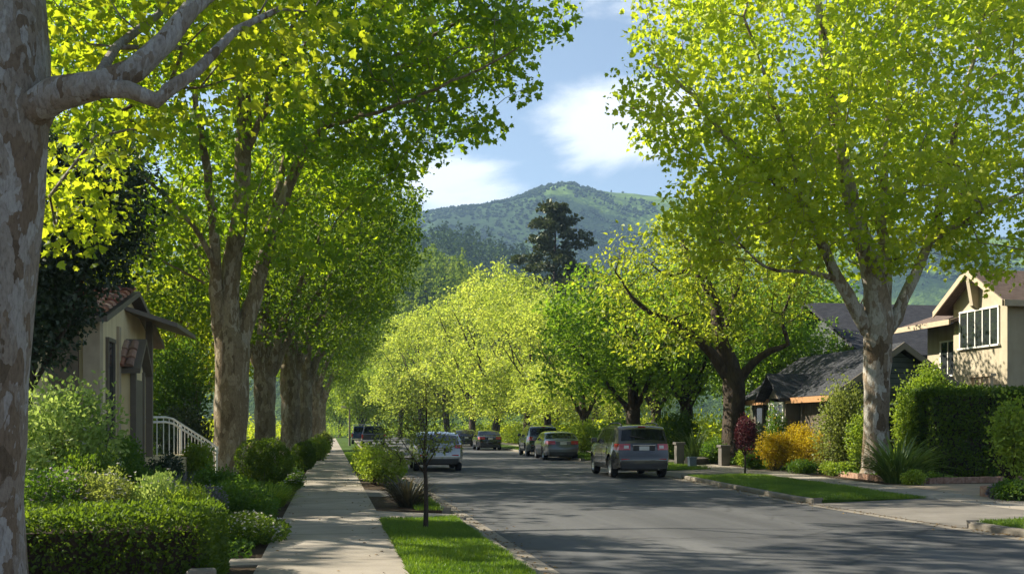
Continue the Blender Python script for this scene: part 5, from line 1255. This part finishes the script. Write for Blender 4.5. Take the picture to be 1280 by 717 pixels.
def hedge(label, x0, x1, y0, y1, h, n, ls, mat, R, cat='hedge', wob=.05, loc=None, rz=0, group=None, crest=.12):
    t = thing('clipped_hedge', label, cat, ((x0+x1)/2, (y0+y1)/2, -.03), rz, group); a, b = (x1-x0)/2, (y1-y0)/2
    core = MB(); core.box(-a+.14, a-.14, -b+.14, b-.14, 0, h-.16); core.build('filler_core', bark_dark, t)  # added solid dark box behind the leaves, in place of real twigs
    A = np.array([2*b*h, 2*b*h, 2*a*h, 2*a*h, 4*a*b]); f = R.choice(5, n, p=A/A.sum()); u, v, q = R.uniform(-1, 1, n), R.uniform(-1, 1, n), R.random(n)
    P = np.zeros((n, 3)); Nn = np.zeros((n, 3))
    for i, (ax, sg) in enumerate(((0, -1), (0, 1), (1, -1), (1, 1))):
        m = f == i; o = 1-ax; P[m, ax] = sg*(a if ax == 0 else b); P[m, o] = u[m]*(b if ax == 0 else a); P[m, 2] = q[m]*h; Nn[m, ax] = sg
    m = f == 4; P[m, 0] = u[m]*a; P[m, 1] = v[m]*b; P[m, 2] = h; Nn[m, 2] = 1
    # rounded shoulders, uneven clipping
    ed = np.clip((P[:, 2]-(h-.12))/.12, 0, 1); P[:, 0] *= 1-ed*.05/max(a, .1); P[:, 1] *= 1-ed*.06/max(b, .1)
    nz = np.array([mnoise.noise(Vector((p[0]*1.3+3, p[1]*1.3, p[2]*1.3)))+.5*mnoise.noise(Vector((p[0]*4, p[1]*4, p[2]*4))) for p in P])
    P += Nn*(nz[:, None]*wob-R.random((n, 1))**2*.16); P[:, 2] = np.maximum(P[:, 2], .01)
    tuft = (f == 4) & (R.random(n) < .35); P[tuft, 2] += R.random(tuft.sum())*crest
    nrm = Nn*.9+rand_dirs(n, R); dr = Nn*.6+rand_dirs(n, R)*.9+np.array([0, 0, .35])
    link_mesh('foliage', leaf_mesh('foliage', P, nrm, dr, ls*(.7+.6*R.random(n)), 'oval', (nz*.7+.5).clip(0, 1), R), mat, t); return t
def strap_plant(label, loc, r, ln, n, wd, mat, R, cat='plant', name='strap_leaf_plant', up=1.0, group=None):
    t = thing(name, label, cat, loc, 0, group); V = []; Fc = []; rnd = []
    for i in range(n):
        a = R.uniform(0, 6.28); b0 = R.random()**.5*r*.35; L = ln*R.uniform(.6, 1.08); el = R.uniform(.75, 1.5)*up; el = min(el, 1.52); c, s = math.cos(a), math.sin(a)
        p = np.array([c*b0, s*b0, -.02]); dirz = el; b = len(V); w = wd*R.uniform(.7, 1.1); S = 7
        for k in range(S+1):
            q = k/S; ww = w*(1-q**2.2)*(.7+.3*min(1, q*4))+.001
            V.append((p[0]-s*ww, p[1]+c*ww, p[2]+.15*ww)); V.append((p[0], p[1], p[2]-.25*ww)); V.append((p[0]+s*ww, p[1]-c*ww, p[2]+.15*ww))
            p = p+np.array([c*math.cos(dirz), s*math.cos(dirz), math.sin(dirz)])*L/S; dirz -= R.uniform(.06, .28)*(.6+q)
        for k in range(S):
            o = b+3*k; Fc += [(o, o+1, o+4, o+3), (o+1, o+2, o+5, o+4)]; v = R.random(); rnd += [v, v]
    flat = [i for f in Fc for i in f]; nf = len(Fc)
    link_mesh('leaves', np_mesh('leaves', np.array(V), flat, np.arange(nf)*4, np.full(nf, 4), {'rnd': rnd, 'clump': rnd}), mat, t); return t
def cover(name, poly, n, ls, mat, R, h=.25, shape='oval', flowers=None, k='stuff', zf=-.03, patch=1.):
    """low ground planting nobody could count, inside a polygon of (x, y)"""
    xs, ys = [p[0] for p in poly], [p[1] for p in poly]; P = []
    while len(P) < n:
        q = np.stack([R.uniform(min(xs), max(xs), n*2), R.uniform(min(ys), max(ys), n*2)], 1); ins = np.zeros(len(q), bool); j = len(poly)-1
        for i in range(len(poly)):
            c = ((ys[i] > q[:, 1]) != (ys[j] > q[:, 1])) & (q[:, 0] < (xs[j]-xs[i])*(q[:, 1]-ys[i])/(ys[j]-ys[i]+1e-12)+xs[i]); ins ^= c; j = i
        P += list(q[ins])
    P = np.array(P[:n]); nz = np.array([mnoise.noise(Vector((p[0]*1.7*patch, p[1]*1.7*patch, 8)))+.6*mnoise.noise(Vector((p[0]*5*patch, p[1]*5*patch, 2))) for p in P])
    hh = np.clip(.5+nz*.8, .05, 1.2)*h; z = hh*np.sqrt(R.random(n))
    pos = np.column_stack([P, zf+z]); nrm = rand_dirs(n, R)+np.array([0, 0, .7]); dr = rand_dirs(n, R)+np.array([0, 0, .5])
    return kind(link_mesh(name, leaf_mesh(name, pos, nrm, dr, ls*(.6+.7*R.random(n)), shape, (.5+nz*.6).clip(0, 1), R), mat), k)
R = np.random.default_rng(101)
# --- left garden
hedge('clipped box hedge in the left foreground, dark front and sunlit top', -7.2, -1.12, 10.15, 11.85, .74, 44000, .042, lf_hedge, R, wob=.04, crest=.05)
pl = MB(); pl.box(-1.32, -1.06, 9.9, 10.12, -.1, .22); tag(pl.build('edging_stone', M_KERB, bevel=.03), 'small grey stone block at the near right corner of the box hedge', 'stone block')
cover('ground_cover', [(-6.5, 12.6), (-.95, 12.6), (-.9, 32), (-4.2, 32), (-4.4, 20.5), (-6.5, 20)], 60000, .055, lf_green, R, .22)
cover('ground_cover', [(-3.5, 30), (-.9, 30), (-.9, 70), (-6, 70), (-6, 40)], 16000, .11, lf_green, R, .25)
cover('ground_cover', [(-13, 12.6), (-6.5, 12.6), (-6.5, 20), (-13, 20)], 15000, .07, lf_green, R, .35)
def sh(label, px, d, rx, h, n, ls, mat, ry=None, name='shrub', **k): return shrub(name, label, W(px, d, -.03), rx, ry or rx, h, n, ls, mat, **k)
G_LS = 'shrubs in the left front garden'
sh('large pale-tipped green bush beside the near plane trunk', 72, 15.4, .98, 2.28, 9000, .075, lf_pale, lumps=12, group=G_LS, flowers=(lf_white, 160, .05))
sh('dark leafy shrub between the pale-tipped bush and the house corner', 128, 16.6, .62, 1.62, 5200, .065, lf_green, group=G_LS)
sh('dark shrub in front of the cream house porch', 160, 19.3, .46, 1.38, 4200, .06, lf_green, group=G_LS)
sh('low dark shrub below the short white garden rail', 152, 16.4, .62, .98, 4200, .055, lf_green, group=G_LS)
sh('pinkish-white flowering shrub behind the left end of the box hedge', 62, 13.0, .62, 1.05, 5200, .045, lf_green, group=G_LS, flowers=(lf_mauve, 260, .04))
sh('white flowering shrub behind the middle of the box hedge', 128, 13.2, .55, 1.0, 4800, .045, lf_olive, group=G_LS, flowers=(lf_white, 260, .035))
sh('pale green feathery shrub behind the right part of the box hedge', 190, 13.6, .52, .92, 5000, .05, lf_pale, group=G_LS, spiky=.6, flowers=(lf_white, 120, .035))
sh('yellow-green shrub behind the box hedge near its right corner', 236, 13.2, .42, .82, 3600, .045, lf_lime, group=G_LS)
sh('mid-green rounded shrub left of the lavender', 183, 16.4, .62, .95, 4600, .055, lf_green, group=G_LS)
strap_plant('grey lavender clump with mauve spikes left of the twin-limbed plane tree', W(226, 19.2, -.03), .55, .95, 150, .012, lf_grey, R, name='lavender', up=1.1)
sh('dark green shrub right of the lavender, at the foot of the twin-limbed plane tree', 262, 19.0, .52, .82, 4200, .055, lf_green, group=G_LS)
sh('bright lime round bush left of the twin-limbed plane trunk', 246, 24.2, .46, 1.15, 3800, .07, lf_lime, group=G_LS)
sh('clipped round boxwood right of the twin-limbed plane tree', 336, 27.0, .80, 1.30, 9500, .05, lf_hedge, hollow=.86, lumps=3, rough=.1, group=G_LS)
sh('smaller clipped boxwood behind the round one by the pavement', 378, 36.5, .58, 1.05, 5000, .06, lf_hedge, hollow=.86, lumps=3, rough=.1, group=G_LS)
sh('low lime bush at the pavement edge beyond the clipped boxwoods', 397, 48, .62, 1.25, 2600, .09, lf_lime, group=G_LS)
sh('dull purple-brown shrub by the far end of the left pavement', 406, 62, .6, 1.3, 2000, .11, lf_olive, group=G_LS)
strap_plant('bright green grass tuft at the pavement edge in front of the boxwood', W(338, 20.5, -.03), .75, .62, 420, .010, lf_lime, R, name='grass_tuft')
sh('white daisy clump at the pavement edge below the round boxwood', 368, 25.5, .28, .42, 1200, .05, lf_green, group=G_LS, flowers=(lf_white, 120, .045))
sh('spreading dark green shrub at the pavement edge in front of the plane trunk', 300, 17.6, .78, .62, 6500, .05, lf_green, ry=1.3, group=G_LS)
sh('low white-flowered mound at the pavement corner by the box hedge', 307, 13.9, .52, .42, 6500, .035, lf_hedge, ry=1.2, group=G_LS, hollow=.8, rough=.12, lumps=3, flowers=(lf_white, 420, .028))
sh('tall dark green shrub mass in the yard behind the stair rail', 214, 34, 1.45, 4.4, 9000, .11, lf_green, group=G_LS, lumps=12)
sh('dark low hedge-like shrub behind the stair rail', 236, 32.5, 1.0, 2.3, 5500, .09, lf_dark, group=G_LS)
sh('leafy green shrub left of the twin-limbed plane trunk, behind the porch post', 196, 40, 1.4, 3.6, 5500, .13, lf_near, group=G_LS)
sh('mauve-flowered shrub between the lime bush and the box hedge', 208, 14.9, .48, .78, 4200, .042, lf_olive, group=G_LS, flowers=(lf_mauve, 260, .035))
sh('silvery low shrub right of the mauve-flowered one', 248, 15.6, .42, .66, 3600, .04, lf_grey, group=G_LS, flowers=(lf_white, 120, .03))
sh('dark spreading shrub below the porch rail, left of the lime round bush', 205, 21.5, .6, 1.0, 3800, .06, lf_dark, group=G_LS)
sh('feathery green shrub behind the pink-and-white shrubs', 104, 14.4, .55, 1.2, 5000, .05, lf_hedge, group=G_LS, spiky=.8)
# --- left planting strip
sh('loose lime-green bush in the planting strip beside the pavement', 474, 28, .72, 1.12, 5200, .07, lf_lime, ry=1.3, group=None)
strap_plant('dark bronze spiky clump in the planting strip by the crossing', W(511, 20.2, -.03), .55, .88, 190, .018, lf_bronze, R, name='spiky_plant')
strap_plant('small dark spiky clump tucked against the lime bush', W(498, 23.2, -.03), .4, .6, 110, .016, lf_bronze, R, name='spiky_plant')
R2 = np.random.default_rng(111)
b = W(532, 15.4, -.012); limbs = [[(0, 0, -.05, .042), (.01, 0, .4, .034), (0, .01, .8, .030), (-.02, 0, 1.15, .024), (.02, 0, 1.6, .015), (.0, 0, 2.2, .006)], [(0, 0, .95, .018), (.14, 0, 1.2, .012), (.34, .05, 1.5, .006)], [(0, 0, .85, .018), (-.18, .03, 1.1, .012), (-.42, 0, 1.45, .006)], [(0, 0, 1.1, .014), (-.12, .1, 1.5, .01), (-.25, .1, 2.0, .005)], [(0, 0, 1.05, .014), (.05, -.2, 1.4, .01), (.12, -.3, 1.7, .005)]]
make_tree('sapling', 'thin young tree with a wispy olive crown on the near grass verge', None, b, limbs, [(-.36, 0, 1.42, .48, .5, .46, 1.2), (-.06, 0, 1.95, .42, .4, .5, .7), (.26, 0, 1.38, .26, .3, .22, .2)], 120, 18, .10, .04, 'oval', lf_olive, bark_dark, R2, zmin=.6, mind=.14, twig=.0035)
# --- right garden
G_RS = 'shrubs in the right front gardens'
hedge('tall clipped green hedge in front of the tan house', 18.0, 27, 28.4, 30.2, 2.72, 52000, .085, lf_hedge, R, wob=.11, crest=.16)
sh('bright lime rounded bush behind the tall clipped hedge', 1148, 36.5, 1.35, 3.7, 9000, .10, lf_lime, group=G_RS)
sh('second lime bush behind the clipped hedge, lower and below the tan house window', 1196, 36.5, 1.0, 3.0, 6000, .10, lf_lime, group=G_RS)
sh('olive-green upright bush between the bungalow and the big plane trunk', 1056, 34.3, .95, 3.35, 7500, .09, lf_olive, lumps=12, group=G_RS)
sh('yellowish bush at the left end of the tall clipped hedge', 1136, 32.3, .62, 2.5, 5200, .08, lf_lime, group=G_RS)
sh('olive bush between the big plane trunk and the yellowish bush', 1078, 33.6, .65, 2.2, 4200, .085, lf_lime, group=G_RS)
sh('left half of the golden-orange bush beside the driveway, lower and rounder', 968, 37, .72, 1.35, 5200, .065, lf_orange, group=G_RS, lumps=8)
sh('taller golden-orange bush right of the lower one', 1010, 36.4, .98, 1.68, 7500, .065, lf_orange, group=G_RS, lumps=10)
shrub('plum_tree', 'small plum-leaved tree on a thin trunk in the kerbside grass', W(931, 33.4, -.012), .42, .42, 1.95, 3600, .06, lf_purple, base=.72, cat='tree', trunk=.03)
sh('low green bush with red flowers beside the plum-leaved tree', 944, 38, .42, .8, 2000, .06, lf_green, group=G_RS, flowers=(lf_red, 30, .07))
sh('small yellow-green bush left of the orange bushes', 930, 41, .4, .7, 1800, .07, lf_lime, group=G_RS)
strap_plant('big strap-leaved clump at the foot of the large plane tree', W(1122, 29.3, -.03), 1.0, 1.7, 300, .040, lf_strap, R)
sh('low rounded lime mound in front of the strap-leaved clump', 1142, 27.6, .42, .42, 2600, .05, lf_lime, group=G_RS, hollow=.8)
sh('low light green plant left of the large plane trunk', 1045, 33.5, .65, .42, 2600, .07, lf_lime, group=G_RS)
sh('low dark green plant below the orange bush', 1005, 34.6, .6, .5, 2400, .06, lf_green, group=G_RS)
sh('climbing shrub with orange flowers beside the white bungalow window', 970, 39.6, .48, 2.5, 3000, .07, lf_green, group=G_RS, flowers=(lf_orange, 40, .09))
sh('dark green shrub against the bungalow wall', 952, 42, .8, 1.7, 3600, .08, lf_dark, group=G_RS)
sh('dark green shrub left of the gnarled tree', 893, 44, .8, 1.1, 3200, .08, lf_green, group=G_RS)
sh('dark low shrub right of the gnarled tree, near the gate pillar', 938, 44.5, .7, 1.0, 2600, .08, lf_green, group=G_RS)
strap_plant('tall spiky plant behind the silver SUV', W(868, 46.5, -.03), .8, 1.9, 70, .045, lf_strap, R, name='spiky_plant', up=1.2)
sh('lime bush in the verge garden between the grey sedan and the silver SUV', 731, 62, 1.3, 2.0, 4200, .13, lf_lime, group=G_RS)
sh('green shrub behind the silver SUV', 846, 52, 1.2, 2.4, 4200, .11, lf_green, group=G_RS)
sh('leafy green shrub under the dense street tree', 770, 60, 1.2, 1.9, 3600, .12, lf_green, group=G_RS)
cover('ground_cover', [(16.2, 27.2), (18.2, 27.2), (18.2, 36), (19, 37.3), (15.9, 38)], 9000, .09, lf_green, R, .28)
cover('ground_cover', [(16.5, 38), (18.4, 37.5), (18.2, 55), (17, 55)], 5000, .10, lf_green, R, .35)
cover('shrubbery', [(18.5, 54), (30, 52), (34, 130), (18, 130)], 26000, .26, lf_near, R, 2.6, patch=.25)
cover('shrubbery', [(16.9, 70), (19, 62), (22, 130), (18.4, 130)], 9000, .2, lf_lime, R, 1.5, patch=.3)
cover('shrubbery', [(-30, 44), (-8, 44), (-5, 150), (-30, 150)], 22000, .26, lf_near, R, 2.8, patch=.25)
cover('shrubbery', [(-12, 165), (26, 150), (34, 130), (40, 200), (-20, 200)], 14000, .34, lf_lime, R, 3.2, patch=.22)
# yellow sapling and brick-edged planter at the right edge
sp = W(1262, 22.6, -.03)
shrub('young_tree', 'thin young tree with yellow-green leaves in the brick-edged bed at the right edge', sp, .55, .55, 2.25, 2600, .085, lf_lime, base=.35, cat='tree', trunk=.022, hollow=.2, rough=.6, lumps=9)
sh('low dark plant with reddish stems in the brick-edged bed at the right edge', 1272, 21.8, .55, .42, 2400, .06, lf_green, group=G_RS)
sh('small grey-leaved plant at the corner of the brick-edged bed', 1250, 22.4, .28, .34, 1300, .05, lf_grey, group=G_RS)
def m_brick():
    m, nt, out = newmat('edging_brick'); v = geovec(nt); n = noise_node(nt, v, 9, 4); n2 = noise_node(nt, v, 1.2, 3)
    c = ramp(nt, n, [(.3, (.22, .125, .085)), (.5, (.31, .19, .135)), (.7, (.36, .26, .20))]); principled(nt, out, c, .9, normal=bump(nt, n, .4, .01), spec=.2); return m
M_BRICK = m_brick()
def edging(label, pts, h, w=.2, bl=.24):
    mb = MB(); pts = [Vector((p[0], p[1], 0)) for p in pts]; rr = random.Random(3)
    for a, b_ in zip(pts, pts[1:]):
        L = (b_-a).length; n = max(1, int(L/bl)); ang = math.atan2((b_-a).y, (b_-a).x)
        for i in range(n):
            c = a+(b_-a)*((i+.5)/n); M = Matrix.Translation((c.x, c.y, 0)) @ Matrix.Rotation(ang+rr.uniform(-.03, .03), 4, 'Z'); g_ = .006
            mb.box(-L/n/2+g_, L/n/2-g_, -w/2, w/2, -.08, h+rr.uniform(-.012, .012), M)
    return tag(mb.build('brick_edging', M_BRICK, bevel=.008), label, 'edging')
edging('low brick edging along the bed by the large plane tree', [(17.0, 37.2), (16.25, 30.0), (15.95, 27.2), (16.6, 26.4), (22, 27.2), (27, 27.6)], .13)
edging('low brick edging round the bed at the right edge of the view', [(21, 21.8), (15.6, 21.6), (14.55, 20.9), (14.6, 19.6), (15.2, 18.6), (19, 18)], .22)
cover('ground_cover', [(14.8, 19.4), (15.2, 18.8), (19, 18.2), (20, 21.5), (15.8, 21.4), (14.75, 20.8)], 3500, .06, lf_bronze, R, .22)
# gate pillars, bin, street lamp
M_GATE = m_concrete('gate_stone', (.09, .085, .078), (.15, .14, .13))
def pillar(label, px, d, w, h):
    t = thing('gate_pillar', label, 'pillar', W(px, d, -.05)); a = MB(); a.box(-w/2, w/2, -w/2, w/2, 0, h-.1); a.build('shaft', M_GATE, t, bevel=.015); c = MB(); c.box(-w/2-.05, w/2+.05, -w/2-.05, w/2+.05, h-.1, h); c.build('cap', M_GATE, t, bevel=.015)
pillar('pale grey gate pillar just right of the silver SUV', 849, 42, .32, 1.0); pillar('grey gate pillar left of the gnarled tree trunk', 905, 41.5, .36, .9)
lw = MB(); p, q = W(852, 42.4), W(884, 44); lw.tube([(p.x+.3, p.y, .1), (q.x, q.y, .1)], .25, 4); tag(lw.build('garden_wall', M_GATE), 'low pale garden wall between the two gate pillars', 'wall')
t = thing('waste_bin', 'small pale blue bin between the two gate pillars', 'bin', W(865, 39.8, -.01)); t.scale = (.62, .62, .62); M_BIN = plain('bin_blue', (.13, .17, .22), .5)
a = MB(); a.prism([(-.2, 0), (.2, 0), (.25, .62), (-.25, .62)], 1, -.2, .2); a.build('body', M_BIN, t, bevel=.02); c = MB(); c.box(-.28, .28, -.24, .24, .62, .69); c.build('lid', M_BIN, t, bevel=.02)
t = thing('street_lamp', 'slim street lamp with a pale head beside the far pavement', 'street lamp', W(437, 88, -.02)); a = MB(); a.tube([(0, 0, 0), (0, 0, .25), (0, 0, 3.1)], [.11, .09, .06], 8); a.tube([(0, 0, 3.1), (-.35, 0, 3.3), (-.6, 0, 3.32)], .035, 6); a.build('post', M_TRIM, t)
a = MB(); a.prism([(-.75, 3.26), (-.3, 3.26), (-.36, 3.42), (-.68, 3.42)], 1, -.14, .14); a.build('lamp_head', plain('lamp_glass', (.62, .58, .38), .3), t, bevel=.02)

def litter(name, fl, fr, y0, y1, n, R, z, edge=2.):
    y = R.uniform(y0, y1, n); t = R.beta(.5, edge, n); x = np.array([fl(a)+(fr(a)-fl(a))*b for a, b in zip(y, t)])
    pos = np.column_stack([x, y, np.full(n, z)+R.random(n)*.006]); nrm = R.normal(size=(n, 3))*.25; nrm[:, 2] = 1; d = R.normal(size=(n, 3)); d[:, 2] *= .1
    return kind(link_mesh(name, leaf_mesh(name, pos, nrm, d, .025+.035*R.random(n), 'oval', None, R), lf_litter), 'stuff')
lf_litter = leafmat('dry_leaf', (.10, .06, .025), (.26, .17, .06), (.1, .06, .02), (.2, .12, .04), .15)
R = np.random.default_rng(201)
litter('fallen_leaves', lambda y: KL(y)+.01, lambda y: KL(y)+1.2, 9, 40, 1500, R, ROADZ+.008, 5)
litter('fallen_leaves', lambda y: KX(y)-.01, lambda y: KX(y)-1.2, 12, 45, 1300, R, ROADZ+.008, 5)
litter('fallen_leaves', lambda y: -.78, lambda y: .84, 9, 40, 110, R, .004, 1.5)
litter('fallen_leaves', lambda y: .86, lambda y: -.4, 9, 40, 120, R, .004, 4)
litter('fallen_leaves', lambda y: KX(y)+2.7, lambda y: KX(y)+4.2, 15, 45, 300, R, .004, 1.5)
